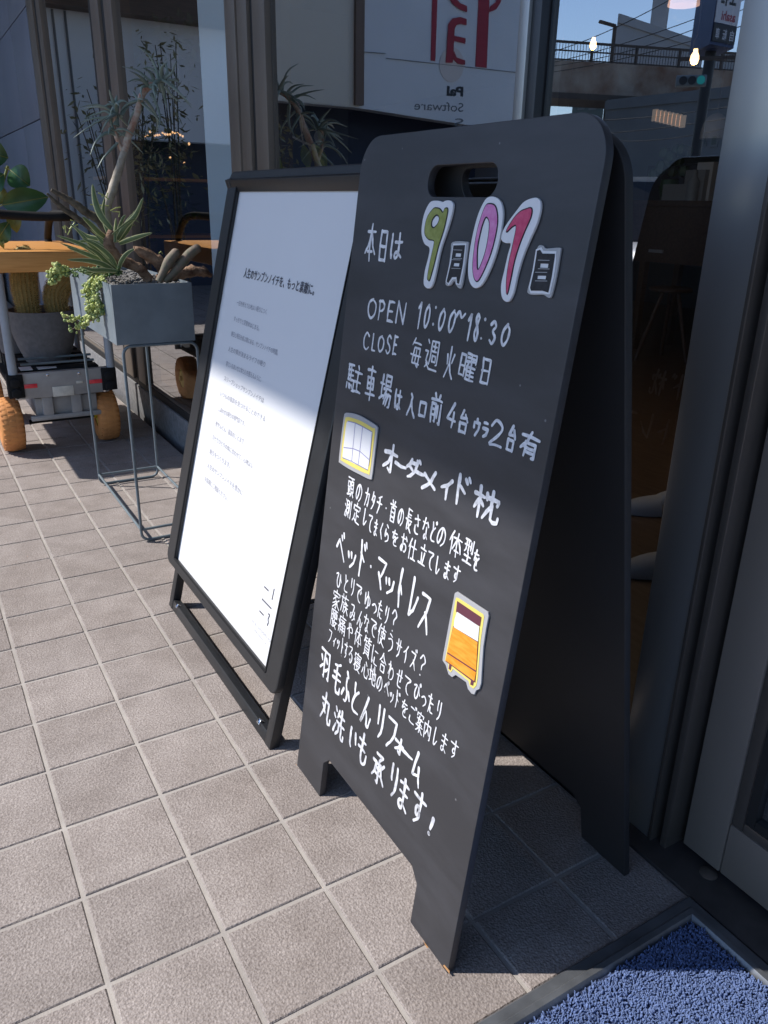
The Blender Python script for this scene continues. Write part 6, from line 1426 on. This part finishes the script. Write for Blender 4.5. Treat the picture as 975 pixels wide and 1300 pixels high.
on_counter(846, 'green_vase', 'small yellow green planted vase on the counter', 'vase', lambda q, x, y, z: (q.lathe((x, y, z), [(.06, 0), (.09, .1), (.07, .17)], 20), [q.ball((x + random.uniform(-.12, .12), y + random.uniform(-.12, .12), z + .2 + random.uniform(0, .22)), .05, 6, 4) for _ in range(14)]), M['leaf_dark'])
on_counter(866, 'paper_tray', 'low pale paper tray on the counter', 'tray', bx(.30, .2, .13), M['lamp_white'])
on_counter(876, 'spray_bottle', 'grey bottle standing on the counter', 'bottle', bot(.24, .05), M['post_grey'], 5.55)
on_counter(889, 'file_box', 'pale file box standing on the counter', 'box', bx(.2, .25, .24), M['lamp_white'], 5.7)
on_counter(900, 'file_box', 'taller white file box at the end of the counter', 'box', bx(.16, .25, .30), M['card_white'], 5.75)
q = MB(); p = Xp(884, 226, 6.6); q.box(6.4, 6.8, p.y - .45, p.y + .45, 1.0, 1.62); tag(q.build('cabinet', M['sign_dark'], None, base=(6.6, p.y, 1.0)), 'dark cabinet on the wall behind the counter', 'cabinet')
# pendant bulbs
def pendant(u, v, x, lab):
    p = Xp(u, v, x); L = bpy.data.lights.new('bulb_light', 'POINT'); L.energy = 6; L.color = (1, .74, .5); L.shadow_soft_size = .03; lo = bpy.data.objects.new('bulb_light', L); COL.objects.link(lo); lo.location = (p.x, p.y, p.z - .07)
    rt = empty('pendant_bulb', (p.x, p.y, p.z), lab, 'lamp', 'bare bulbs hanging inside the shop')
    q = MB(); q.lathe((p.x, p.y, p.z), [(.003, -.026), (.012, -.022), (.0175, -.008), (.016, .006), (.009, .020), (.008, .030)], 18); q.build('bulb', M['bulb'], rt, smooth=True)
    q = MB(); q.lathe((p.x, p.y, p.z), [(.012, .031), (.012, .065), (.004, .072)], 12); q.build('socket', M['gasket'], rt, smooth=True, angle=40)
    q = MB(); q.tube([(p.x, p.y, p.z + .071), (p.x, p.y, ZT - .061)], .0035, 6); q.build('cord', M['gasket'], rt)
pendant(753, 56, 3.0, 'lit bare bulb hanging behind the tall glass, the one by the bridge lamp')
pendant(882, 73, 2.6, 'lit bare bulb hanging behind the tall glass, the one below the blue sign')
p = Xp(908, 160, 4.6); rt = empty('dome_lamp', (p.x, p.y, p.z), 'pale dome lamp shade hanging above the counter inside', 'lamp')
q = MB(); q.lathe((p.x, p.y, p.z), [(.088, -.08), (.088, -.04), (.08, .01), (.06, .05), (.03, .072), (.008, .076)], 28); q.build('lamp_shade', M['lamp_white'], rt, smooth=True); q = MB(); q.tube([(p.x, p.y, p.z + .076), (p.x, p.y, ZT - .061)], .004, 6); q.build('cord', M['gasket'], rt)
p = Xp(869, -2, 3.2); rt = empty('shade_lamp', (p.x, p.y, p.z), 'small warm pink lamp shade hanging behind the tall glass, cut by the top edge', 'lamp')
q = MB(); q.lathe((p.x, p.y, p.z), [(.075, -.03), (.07, .01), (.03, .05), (.01, .055)], 24); q.build('lamp_shade', emit('warm_shade', (.95, .55, .40), .7), rt, smooth=True); q = MB(); q.tube([(p.x, p.y, p.z + .05), (p.x, p.y, ZT - .061)], .004, 6); q.build('cord', M['gasket'], rt)
# row of lit picture cards on the back wall
p0 = Xp(826, 141, 8.55); p1 = Xp(866, 150, 8.55); rt = empty('picture_row', (8.57, (p0.y + p1.y) / 2, p0.z), 'row of small lit picture cards on the back wall inside', 'pictures')
for k in range(8):
    t = k / 8; y = p0.y * (1 - t) + p1.y * t; z = p0.z * (1 - t) + p1.z * t; q = MB(); q.box(8.575, 8.5985, y - .09, y - .01, z - .12, z + .02); q.build('picture', M['lit_card'], rt)
# plant shelves seen through the left window
sh = empty('plant_shelf', (1.55, 3.0, .003), 'wooden shelf with pot plants behind the planter', 'shelf')
for v in (226, 298):
    z = Yp(200, v, 3.0).z; q = MB(); q.box(1.05, 2.2, 2.9, 3.3, z - .02, z); q.build('shelf_board', M['table_wood'], sh)
q = MB()
for x in (1.07, 2.18):
    for y in (2.92, 3.28): q.box(x - .015, x + .015, y - .015, y + .015, .003, 1.9)
q.build('upright', M['gasket'], sh)
def bush(u, v, y, rad, n_, lab, mt='leaf_dark', ls=.05):
    c = Yp(u, v, y); z0 = c.z - rad; rt = empty('pot_plant', (c.x, c.y, z0 - .12), lab, 'plant', 'pot plants behind the planter'); q = MB(); rnd = random.Random(int(u))
    for _ in range(n_):
        d = Vector((rnd.gauss(0, 1), rnd.gauss(0, 1), rnd.gauss(0, 1))).normalized() * rad * rnd.random() ** .4; p = c + d
        a = Vector((rnd.gauss(0, 1), rnd.gauss(0, 1), rnd.gauss(0, .6))).normalized(); b_ = a.cross(Vector((rnd.random(), rnd.random(), 1))).normalized(); l_ = ls * rnd.uniform(.6, 1.3)
        q.face([p, p + a * l_ * .5 + b_ * l_ * .28, p + a * l_, p + a * l_ * .5 - b_ * l_ * .28])
    q.build('leaf', M[mt], rt); q = MB(); q.lathe((c.x, c.y, z0 - .12), [(.05, 0), (.075, .12), (.06, .12)], 20); q.build('pot_body', M['pot_grey'], rt, smooth=True, angle=40); q = MB(); q.tube([(c.x, c.y, z0), (c.x, c.y, c.z)], .006, 6); q.build('stem', M['trunk'], rt)
bush(165, 190, 3.05, .17, 260, 'bushy pot plant on the upper shelf, deep behind the window'); bush(205, 195, 3.08, .20, 300, 'spreading pot plant on the upper shelf behind the aloe'); bush(215, 262, 3.05, .18, 220, 'low broad leaved pot plant between the two shelves', ls=.10); bush(185, 285, 3.0, .13, 200, 'small pale leaved pot plant on the lower shelf', 'sedum_green')
bush(225, 60, 3.3, .22, 140, 'hanging feathery plant high behind the planter', 'leaf_dark', .09); bush(160, 90, 3.2, .16, 110, 'tall thin leaved plant high behind the planter', 'leaf_dark', .07)
ls_ = empty('string_lights', Yp(205, 170, 3.15), 'string of small warm bulbs above the shelf behind the planter', 'lights')
q, qw = MB(), MB(); rnd = random.Random(2); wp = []
for k in range(16):
    p = Yp(184 + k * 3.2, 169 + rnd.uniform(-2, 4), 3.15); wp.append(p); q.ball(p, .009, 6, 4)
for u, v in ((240, 183), (234, 207), (240, 182), (216, 200)): p = Yp(u, v, 3.15); q.ball(p, .009, 6, 4)
q.build('small_bulb', M['bulb_glow'], ls_); qw.tube([p + Vector((0, .004, .01)) for p in wp], .002, 5); qw.build('wire', M['gasket'], ls_)

# climbing plant just inside the middle window
def cI(x, y, dx=0): return Xp(220 + x * .2667, y * .2667, 1.22 + dx)
cpb = cI(480, 900); cpl = empty('climbing_plant', (1.22, cpb.y, .003), 'thin climbing plant with yellow green leaves behind the glass above the poster stand', 'plant')
q = MB(); q.lathe((1.22, cpb.y, .003), [(.08, 0), (.11, .2), (.1, .2), (.02, .19)], 24); q.build('pot_body', M['pot_grey'], cpl, smooth=True, angle=40)
q = MB(); q.tube(spline([(1.22, cpb.y, .2), cI(500, 800), cI(455, 640), cI(472, 545), cI(520, 605), cI(560, 645), cI(610, 672), cI(662, 694)], 5), .004, 6); q.tube(spline([cI(605, 540), cI(608, 590), cI(612, 640), cI(620, 690)], 4), .003, 6); q.build('stem', M['plate_pale'], cpl, smooth=True)
def il(a, b_, wpx, mt):
    A, B = cI(*a), cI(*b_, .02); L = B - A; T = L.normalized(); S = T.cross((A - CAM).normalized()).normalized(); wv = wpx * .2667 * (A - CAM).dot(RF) / FPX / 2; q = MB(); rows = []
    for k in range(9):
        t = k / 8; w_ = wv * math.sin(math.pi * min(max(t, .03), .97)) ** .7; c = A + L * t; N = S.cross(T) * w_ * .35; rows.append([c - S * w_ + N, c, c + S * w_ + N])
    for r0, r1_ in zip(rows, rows[1:]):
        for j in range(2): q.face([r0[j], r0[j + 1], r1_[j + 1], r1_[j]])
    q.build('leaf', M[mt], cpl, smooth=True, angle=80)
for a_, b_, w_, mt in (((618, 690), (645, 800), 52, 'lime_leaf'), ((662, 685), (728, 795), 58, 'lime_leaf'), ((688, 622), (692, 690), 42, 'card_white'), ((552, 620), (524, 706), 26, 'card_white'), ((500, 625), (470, 655), 28, 'lime_leaf'), ((605, 545), (612, 635), 16, 'card_white'), ((455, 640), (490, 800), 18, 'plate_pale')): il(a_, b_, w_, mt)

# ================================================================== ACROSS THE STREET (seen mirrored in the glass)
def V8(u, v, y=8.0): p = Yp(u, v, y); return MV(p)
# neighbour building, wall at right angles to the shop front
nb = empty('neighbour_building', (-3.5, 8.5, -.16), 'pale rendered building with red wall lettering, mirrored in the shop windows', 'building')
xa = .78; xb = V8(671, 60).x
def vx(u, v): p = V8(u, v); return (p.x, p.z)
P1, P2, P3, P4 = vx(335, 126), vx(455, 137), vx(612, 161.5), vx(671, 171)
zsoff = vx(200, 178)[1]
fW = Frame((0, 8.0, 0), (1, 0, 0), (0, 0, 1))
poly = [(xa, .0), (V8(128, 150).x, .0), (V8(128, 150).x, zsoff), (P1[0] + .12, zsoff), (P1[0] + .02, P1[1]), P2, P3, P4, (xb, 6.0), (xa, 6.0)]
plate('wall', [poly[::-1]], .25, fW, -.25, M['wall_white'], nb)
plate('beige_panel', [[(V8(330, 60).x, P1[1] + .01), (P2[0], P2[1] + .01), (P2[0], 6.0), (V8(330, 60).x, 6.0)]], .012, fW, .001, M['wall_beige'], nb)
q = MB(); q.box(xb + .05, xa, 8.9, 9.1, -.16, 6.0); q.build('recess_wall', M['navy'], nb)
q = MB(); q.box(xb, xb + .25, 8.255, 9.1, -.16, 6.0); q.build('end_wall', M['concrete_pale'], nb)
q = MB(); z_f = vx(140, 20)[1]; q.box(vx(300, 0)[0], xa, 7.72, 7.998, z_f, z_f + .5); q.build('fascia', M['dark_wood'], nb)
q = MB(); a = vx(449, 20)[0]; b_ = vx(460, 20)[0]; q.box(min(a, b_), max(a, b_), 7.93, 7.997, P2[1] + .03, 6.0); q.build('downpipe', M['brown_frame'], nb)
for u in (64, 82, 97): x = vx(u, 150)[0]; q = MB(); q.box(x - .012, x + .012, 7.985, 7.998, 0, z_f - .01); q.build('wall_joint', M['concrete_dark'], nb)
for (u0, v0, u1, v1, w_) in ((490, 74, 655, 92, .02), (462, 66, 489, 68, .03)): a, b_ = vx(u0, v0), vx(u1, v1); q = MB(); q.rbox((a[0], 7.996, a[1]), (b_[0], 7.996, b_[1]), .006, w_, (0, 1, 0)); q.build('wall_joint', M['concrete_dark'], nb)
# wall lettering
def wl(s_, u0, u1, vt, vb, off, mt):
    mb = MB(); n_ = len(s_); xs = [vx(u1 + (u0 - u1) * k / n_, (vt + vb) / 2) for k in range(n_ + 1)]
    (x0, zc) = xs[0]; x1 = xs[-1][0]; h = abs(vx(u0, vt)[1] - vx(u0, vb)[1])
    text_line(mb, fW, s_, x0, vx(u1, vb)[1], h * 1.37, off=off, h=.004, width=1.0)
    xm = [v[0] for v in mb.v]; w0, w1 = min(xm), max(xm); k_ = (x1 - x0) / (w1 - w0)
    sh_ = (vx(u0, vb)[1] - vx(u1, vb)[1]) / (x1 - x0)
    mb.v = [(x0 + (v[0] - w0) * k_, v[1], v[2] + (x0 + (v[0] - w0) * k_ - x0) * sh_ * .5) for v in mb.v]
    mb.build('wall_lettering', M[mt], nb)
wl('Pal', 567, 588, 110, 122, .008, 'sign_dark'); wl('Software', 526, 588, 130, 142, .0, 'concrete_dark'); wl('S', 577, 588, 150, 161, .0, 'concrete_dark')
c7 = lambda x, y: vx(540 + x * .1436, y * .1436)
plate('wall_logo', [[c7(60, -40), c7(105, -40), c7(85, 540), c7(46, 535)][::-1]], .01, fW, .001, M['sign_red'], nb)
plate('wall_logo', [[c7(470, -40), c7(565, -40), c7(540, 600), c7(440, 590)][::-1]], .01, fW, .001, M['sign_red'], nb)
arc = lambda pts: plate('wall_logo', [[c7(*p) for p in pts][::-1]], .01, fW, .012, M['sign_red'], nb)
arc([(358, 225), (358, 170), (300, 152), (235, 165), (198, 215), (190, 330), (185, 420), (175, 555), (235, 555), (245, 420), (250, 330), (252, 260), (268, 225), (310, 212)])
arc([(250, 318), (350, 340), (345, 388), (250, 362)]); arc([(248, 455), (270, 510), (345, 535), (345, 575), (280, 565), (235, 520)]); arc([(362, 55), (362, 110), (290, 80), (230, 30), (205, -20), (260, -20), (300, 30)])
arc([(560, 110), (620, 85), (660, 20), (668, -30), (630, -30), (618, 20), (565, 60)])
dsc = [(230 + 108 * math.cos(t), 572 + 155 * math.sin(t)) for t in [2 * math.pi * k / 28 for k in range(28)]]
plate('wall_disc', [[c7(*p) for p in dsc]], .008, fW, .002, mat('disc', (.80, .72, .66), .7), nb)

# planting in front of that wall
def shrub(u, v0, v1, y, rad, n_, lab, seed):
    c0, c1_ = V8(u, v1, y), V8(u, v0, y); rt = empty('street_shrub', (c0.x, c0.y, 0), lab, 'shrub', 'shrubs by the neighbour building'); q = MB(); qs = MB(); rnd = random.Random(seed)
    for b_ in range(9):
        tip = Vector((c0.x + rnd.gauss(0, rad * .7), c0.y + rnd.gauss(0, rad * .3), c0.z + (c1_.z - c0.z) * rnd.uniform(.35, 1))); mid = Vector((c0.x + (tip.x - c0.x) * .4, c0.y, tip.z * .55)); P = spline([(c0.x + rnd.gauss(0, .05), c0.y, 0), mid, tip], 6); qs.tube(P, lerp_list([.014, .005], len(P)), 5)
        for _ in range(n_):
            k = rnd.randrange(len(P) // 2, len(P)); p_ = P[k] + Vector((rnd.gauss(0, .13), rnd.gauss(0, .10), rnd.gauss(0, .11)))
            a = Vector((rnd.gauss(0, 1), rnd.gauss(0, 1), rnd.gauss(-.3, .6))).normalized(); b2 = a.cross(Vector((rnd.random(), rnd.random(), 1))).normalized(); l_ = rnd.uniform(.06, .14)
            q.face([p_, p_ + a * l_ * .5 + b2 * l_ * .17, p_ + a * l_, p_ + a * l_ * .5 - b2 * l_ * .17])
    q.build('foliage', M['shrub'], rt); qs.build('stem', M['bark_dark'], rt)
shrub(168, 75, 200, 6.9, .35, 38, 'thin bamboo like shrub mirrored beside the aloe stem', 3); shrub(222, 50, 200, 7.2, .40, 40, 'taller feathery shrub mirrored beside the pale glass strip', 4); shrub(150, 130, 220, 6.4, .30, 32, 'low shrub mirrored behind the planter leaves', 5); shrub(355, 128, 230, 7.0, .5, 40, 'low shrub mirrored above the poster stand', 6)

# helpers for the far street: a virtual ray at a height or a distance, mirrored
def VD(u, dist, v=265):
    r = ray(u, v); h = Vector((r.x, r.y, 0)); p = CAM + r * (dist / h.length); return MV(p)
def VZ(u, v, z): return MV(hit(u, v, (0, 0, 1), z))
def block(mb, a, b_, depth, z0, z1, radial=False):
    a, b_ = Vector((a[0], a[1], 0)), Vector((b_[0], b_[1], 0)); d = (b_ - a).normalized(); n_ = Vector((-d.y, d.x, 0)); c = MV((CAM.x, CAM.y, 0))
    if n_.dot(a - c) < 0: n_ = -n_
    ra, rb = (a - c), (b_ - c); ra.z = rb.z = 0; ra.normalize(); rb.normalize()
    f = [a, b_, b_ + (rb if radial else n_) * depth, a + (ra if radial else n_) * depth]
    mb.quadbox([Vector((p.x, p.y, z0)) for p in f], [Vector((p.x, p.y, z1)) for p in f]); return n_
# footbridge: rusty girder with railings
bA, bB = VZ(690, 124, 5.4), VZ(938, 137, 5.4)
dB = (bB - bA); dB.z = 0; dB.normalize(); nB = Vector((-dB.y, dB.x, 0))
cR = MV((CAM.x, CAM.y, 0))
if nB.dot(bA - cR) < 0: nB = -nB
bA2 = bA - dB * 14; bB2 = bB + dB * 9
def toplane(u, v):
    """height at which a mirrored pixel ray meets the near face of the bridge"""
    r = ray(u, v); n_ = Vector((-nB.x, nB.y, 0)); p0 = MV(bA); t = n_.dot(p0 - CAM) / n_.dot(r); return (CAM + r * t).z
zg0, zg1, zr = 5.4, toplane(800, 82), toplane(800, 58)
fb = empty('footbridge', ((bA.x + bB.x) / 2, (bA.y + bB.y) / 2, -.16), 'rusty grey pedestrian footbridge with railings mirrored in the tall glass', 'footbridge')
q = MB(); block(q, bA2, bB2, .3, zg0 + .22, zg1); q2 = MB(); block(q2, bA2 - nB * .08, bB2 - nB * .08, 2.6, zg0, zg0 + .218)
q.build('girder', M['rust'], fb); q2.build('bottom_flange', M['rail'], fb)
q = MB(); block(q, bA2 + nB * .32, bB2 + nB * .32, 2.0, zg1 - .35, zg1 - .1); q.build('deck', M['concrete_dark'], fb)
q = MB(); Lb = (bB2 - bA2).length; n_ = int(Lb / .13)
def bp(t, z, off=.1): p = bA2 + dB * t + nB * off; return Vector((p.x, p.y, z))
for z, s_ in ((zr, .09), (zg1 + (zr - zg1) * .55, .05), (zg1 + .05, .05)): q.rbox(bp(0, z), bp(Lb, z), .06, s_)
for k in range(n_): q.rbox(bp(k * .13, zg1), bp(k * .13, zr), .018, .018)
k = 0
while k * 2.0 < Lb: q.rbox(bp(k * 2.0, zg1), bp(k * 2.0, zr + .02), .09, .09); k += 1
q.build('railing', M['rail'], fb)
for t in (.4, Lb - 6.5):
    q = MB(); q.lathe((bp(t, 0, 1.2).x, bp(t, 0, 1.2).y, 0), [(.28, -.16), (.28, zg0 - .01)], 16); q.build('pier', M['concrete_dark'], fb, smooth=True)
# lamp on the bridge
pl = VD(778, (bA - cR).length + 3, 60)
sl = empty('street_lamp', (pl.x, pl.y, -.16), 'grey street lamp post rising behind the footbridge railing', 'street lamp')
zl = MV(pl).z
zl = CAM.z + (VD(778, 10, 33).z - CAM.z) / 10 * (Vector((pl.x, pl.y, 0)) - cR).length
q = MB(); q.lathe((pl.x, pl.y, 0), [(.11, -.16), (.085, zl)], 12); q.build('pole', M['rail'], sl, smooth=True)
q = MB(); e = pl + Vector((.75 * dB.x * -1, .75 * dB.y * -1, 0)); q.rbox((pl.x, pl.y, zl), (e.x, e.y, zl + .12), .16, .10); q.build('lamp_head', M['rail'], sl)
# buildings
def zat(u, v, dist): return CAM.z + (VD(u, 10, v).z - CAM.z) / 10 * dist
def building(lab, u0, d0, u1, d1, vtop, mt, depth=9, wins=(), floors=0):
    a, b_ = VD(u0, d0, vtop), VD(u1, d1, vtop); z1 = zat(u0, vtop, d0); c = (a + b_) / 2; rt = empty('street_building', (c.x, c.y, -.16), lab, 'building', 'buildings across the street')
    q = MB(); n_ = block(q, a, b_, depth, -.16, z1, True); q.build('wall', M[mt], rt); q = MB(); block(q, a - n_ * .08, b_ - n_ * .08, .079, z1 - .35, z1 + .02); q.build('parapet', M[mt], rt)
    for (wu0, wu1, wv0, wv1) in wins:
        A = Vector((a.x, a.y, 0)); nv = Vector((-n_.x, n_.y, 0)); p0 = MV(A)
        def on(u, v): r = ray(u, v); t = nv.dot(p0 - CAM) / nv.dot(r); return MV(CAM + r * t)
        P = on(wu0, wv1); Q_ = on(wu1, wv0); d = Vector((Q_.x - P.x, Q_.y - P.y, 0)); L = d.length; d.normalize(); q = MB(); s0 = P - n_ * .04; s1 = Vector((Q_.x, Q_.y, P.z)) - n_ * .04
        q.quadbox([s0, s1, s1 + n_ * .06, s0 + n_ * .06], [Vector((p.x, p.y, Q_.z)) for p in (s0, s1, s1 + n_ * .06, s0 + n_ * .06)]); f = q.build('window', M['concrete_dark'], rt)
        q = MB(); i0 = s0 + d * .08 - n_ * .012; i1 = s1 - d * .08 - n_ * .012; q.quadbox([i0 + Vector((0, 0, .08)), i1 + Vector((0, 0, .08)), i1 + n_ * .01 + Vector((0, 0, .08)), i0 + n_ * .01 + Vector((0, 0, .08))], [Vector((p.x, p.y, Q_.z - .08)) for p in (i0, i1, i1 + n_ * .01, i0 + n_ * .01)]); q.build('pane', M['window_dark'], f)
    return a, b_, n_, z1, rt
a, b_, n_, z1, rt = building('tall plain grey building behind the footbridge, mirrored in the tall glass', 785, 44, 900, 52, 18, 'concrete_pale', 10)
q = MB(); block(q, VD(828, 50, 8), VD(850, 50.5, 8), 3, z1 - .4, z1 + 4, True); q.build('rooftop_hut', M['concrete_pale'], rt)
building('lower grey building with a row of dark windows under the footbridge', 770, 38, 960, 34, 128, 'concrete_dark', 5, ((893, 899, 170, 186), (901, 914, 170, 187), (917, 930, 172, 190)))
building('small teal glazed building under the far end of the footbridge', 728, 47, 768, 45, 122, 'window_dark', 4, ((734, 744, 124, 140), (748, 760, 124, 140)))
building('distant low pale building beyond the railing behind the blue sign', 905, 75, 990, 80, 66, 'concrete_pale', 12)
# bicycle shop sign tower
d_ = 19.0; sA, sB, sC = VD(877.5, d_ + 1.1, 52), VD(901, d_, 57), VD(932, d_ + .6, 56)
zs0 = zat(900, 56, d_); zs1 = zat(900, -45, d_); zs2 = zat(900, 28, d_)
sg = empty('sign_tower', (sB.x, sB.y, -.16), 'dark blue box sign with white panel on a pole, mirrored in the tall glass', 'sign')
q = MB(); f = [Vector((p.x, p.y, 0)) for p in (sA, sB, sC)]; f.append(f[0] + f[2] - f[1]); q.quadbox([Vector((p.x, p.y, zs0)) for p in f], [Vector((p.x, p.y, zs1)) for p in f])
me_ = q.build('sign_box', M['sign_blue'], sg)
fS_u = (f[1] - f[2]); fS_u.z = 0
fS = Frame((f[2].x, f[2].y, zs0), fS_u, (0, 0, 1))
if fS.n.dot(cR - f[1]) < 0: fS = Frame((f[1].x, f[1].y, zs0), -fS_u, (0, 0, 1))
Wf = fS_u.length; Hf = zs2 - zs0
plate('sign_panel', [[(.02, Hf), (Wf - .02, Hf), (Wf - .02, zs1 - zs0 - .05), (.02, zs1 - zs0 - .05)]], .02, fS, .002, M['sign_white'], sg)
plate('sign_panel', [[(.02, .06), (Wf - .02, .06), (Wf - .02, Hf - .02), (.02, Hf - .02)]], .02, fS, .002, M['sign_dark'], sg)
q = MB()
for k, ch in enumerate('自転車'): put_glyph(q, fS, ch, Wf * (.2 + .3 * k), Hf * .52, Wf * .17, Hf * .5, .003, .026)
q.build('sign_lettering', M['sign_white'], sg)
q = MB(); text_line(q, fS, 'asahi', Wf * .16, Hf + .06, Wf * .30, off=.004, h=.026); q.build('sign_lettering', M['sign_red'], sg)
q = MB()
for (x0, y0, x1, y1) in ((.22, .40, .50, .46), (.34, .40, .40, .72), (.60, .36, .66, .74), (.54, .48, .86, .54), (.70, .40, .84, .46)): q.face([fS.P(Wf * x0, Hf + Wf * y0 * 1.1, .026), fS.P(Wf * x1, Hf + Wf * y0 * 1.1, .026), fS.P(Wf * x1, Hf + Wf * y1 * 1.1, .026), fS.P(Wf * x0, Hf + Wf * y1 * 1.1, .026)])
q.build('sign_emblem', M['sign_dark'], sg)
q = MB(); pm = (f[0] + f[2]) / 2; q.lathe((pm.x, pm.y, 0), [(.11, -.16), (.11, zs0)], 16); q.build('pole', M['sign_dark'], sg, smooth=True)
# traffic signal
ds = 17; sA2, sB2 = VD(858, ds, 102), VD(897, ds, 102); z0_, z1_ = zat(878, 109, ds), zat(878, 95, ds)
ts = empty('traffic_signal', ((sA2.x + sB2.x) / 2, (sA2.y + sB2.y) / 2, -.16), 'horizontal traffic signal with a green light below the footbridge girder', 'traffic signal')
q = MB(); nS = block(q, sA2, sB2, .2, z0_, z1_); q.build('signal_case', M['signal'], ts, bevel=.02)
for k, mt in enumerate(('signal_green', 'sign_dark', 'sign_dark')):
    t = .82 - .29 * k; c = sA2 * (1 - t) + sB2 * t - nS * .012; q = MB(); up_ = Vector((0, 0, 1)); sd_ = nS.cross(up_).normalized(); r_ = (z1_ - z0_) * .40
    q.face([Vector((c.x, c.y, (z0_ + z1_) / 2)) + sd_ * r_ * math.cos(a_) + up_ * r_ * math.sin(a_) for a_ in [2 * math.pi * j / 20 for j in range(20)]]); q.build('signal_lens', M[mt], ts)
q = MB(); pe = sB2 + nS * .3 + (sB2 - sA2).normalized() * .9; q.lathe((pe.x, pe.y, 0), [(.09, -.16), (.08, z1_ + .6)], 12); q.rbox((pe.x, pe.y, z1_ + .3), (sA2.x + nS.x * .3, sA2.y + nS.y * .3, z1_ + .3), .06, .06); q.build('pole', M['rail'], ts)
# utility poles and overhead wires
for k, (u, dd) in enumerate(((600, 30), (1010, 26))):
    p = VD(u, dd); q = MB(); q.lathe((p.x, p.y, 0), [(.17, -.16), (.12, 11)], 12); q.rbox((p.x - .7, p.y, 10.2), (p.x + .7, p.y, 10.2), .09, .09)
    tag(q.build('utility_pole', M['concrete_dark'], None, smooth=True, base=(p.x, p.y, -.16), angle=40), ('utility pole beyond the neighbour building', 'utility pole near the tall sign')[k], 'utility pole', 'utility poles')
for k, (ua, va, ub, vb) in enumerate(((690, 47, 830, -8), (690, 60, 905, -4), (760, 52, 940, -6), (700, 70, 940, 14), (690, 132, 900, 121), (690, 152, 930, 131), (800, 158, 940, 140))):
    A = VD(ua, 27, va); B = VD(ub, 24, vb); d = B - A; q = MB(); A = A - d * .9; B = B + d * .6
    q.tube([A + (B - A) * (i / 20) - Vector((0, 0, .5 * math.sin(math.pi * i / 20))) for i in range(21)], .011, 5)
    tag(q.build('overhead_wire', M['wire'], None, base=tuple(A)), ('highest thin overhead wire against the sky', 'second overhead wire from the top against the sky', 'steep overhead wire in front of the tall grey building', 'overhead wire crossing behind the bridge lamp', 'overhead wire just under the footbridge girder', 'overhead wire well under the footbridge girder', 'lowest overhead wire in front of the lower grey building')[k], 'wire', 'overhead wires')
# parked car
cA = VD(754, 9.4, 330); ang = math.atan2(cA.y - cR.y, cA.x - cR.x) + R(4)
car = empty('parked_car', (cA.x, cA.y, -.16), 'white car with a bright headlamp mirrored beside the blackboard edge', 'car')
def ct_(x, y, z):  # car space: x forward to the viewer
    ca, sa = math.cos(ang + math.pi), math.sin(ang + math.pi); return (cA.x + x * ca - y * sa, cA.y + x * sa + y * ca, z - .16)
def loft(secs, mt, nm, par):
    q = MB(); rows = []
    for (x, w_, z0, z1_, rr_) in secs:
        ring = rrect(-w_, z0, w_, z1_, rr_, 4); rows.append([ct_(x, a_, b2) for a_, b2 in ring])
    for r0, r1 in zip(rows, rows[1:]):
        n2 = len(r0)
        for j in range(n2): q.face([r0[j], r0[(j + 1) % n2], r1[(j + 1) % n2], r1[j]])
    q.face(rows[0]); q.face(rows[-1][::-1]); return q.build(nm, M[mt], par, smooth=True, angle=35)
body = loft([(.0, .68, .35, .75, .1), (-.12, .80, .25, .86, .12), (-1.0, .86, .22, 1.0, .12), (-1.5, .87, .22, 1.05, .1), (-3.4, .87, .22, 1.08, .1), (-3.9, .84, .25, 1.05, .12), (-4.05, .76, .35, .9, .1)], 'car_white', 'body', car)
loft([(-1.05, .66, .98, 1.02, .01), (-1.75, .70, 1.0, 1.69, .1), (-3.0, .70, 1.0, 1.73, .1), (-3.7, .66, 1.0, 1.1, .02)], 'car_dark', 'cabin', car)
loft([(-1.78, .70, 1.692, 1.75, .02), (-3.0, .70, 1.733, 1.79, .02)], 'car_white', 'roof', car)
loft([(.015, .62, .36, .56, .04), (-.02, .62, .36, .56, .04)], 'car_dark', 'grille', car)
for s_ in (-1, 1):
    q = MB(); q.ball(ct_(-.03, s_ * .60, .70), .12, 12, 8, 0, 1, 1, .7); q.build('headlight', M['chrome'], car, smooth=True)
    for x in (-.78, -3.25):
        q = MB(); P = Vector(ct_(x, s_ * .80, .32)); ax = (Vector(ct_(x, s_ * .9, .32)) - P).normalized(); q.tube([P - ax * .1, P + ax * .1], .32, 24); wh = q.build('wheel', M['car_dark'], car, smooth=True, angle=40); q = MB(); q.tube([P + ax * .101 * s_ * s_, P + ax * .112], .2, 18); q.build('rim', M['chrome'], wh)
# pavement on the far side of the street
q = MB(); q.box(-40, -14, -40, 60, -.5, -.03); tag(q.build('pavement', M['pavement'], base=(-27, 0, -.5)), kind='structure')
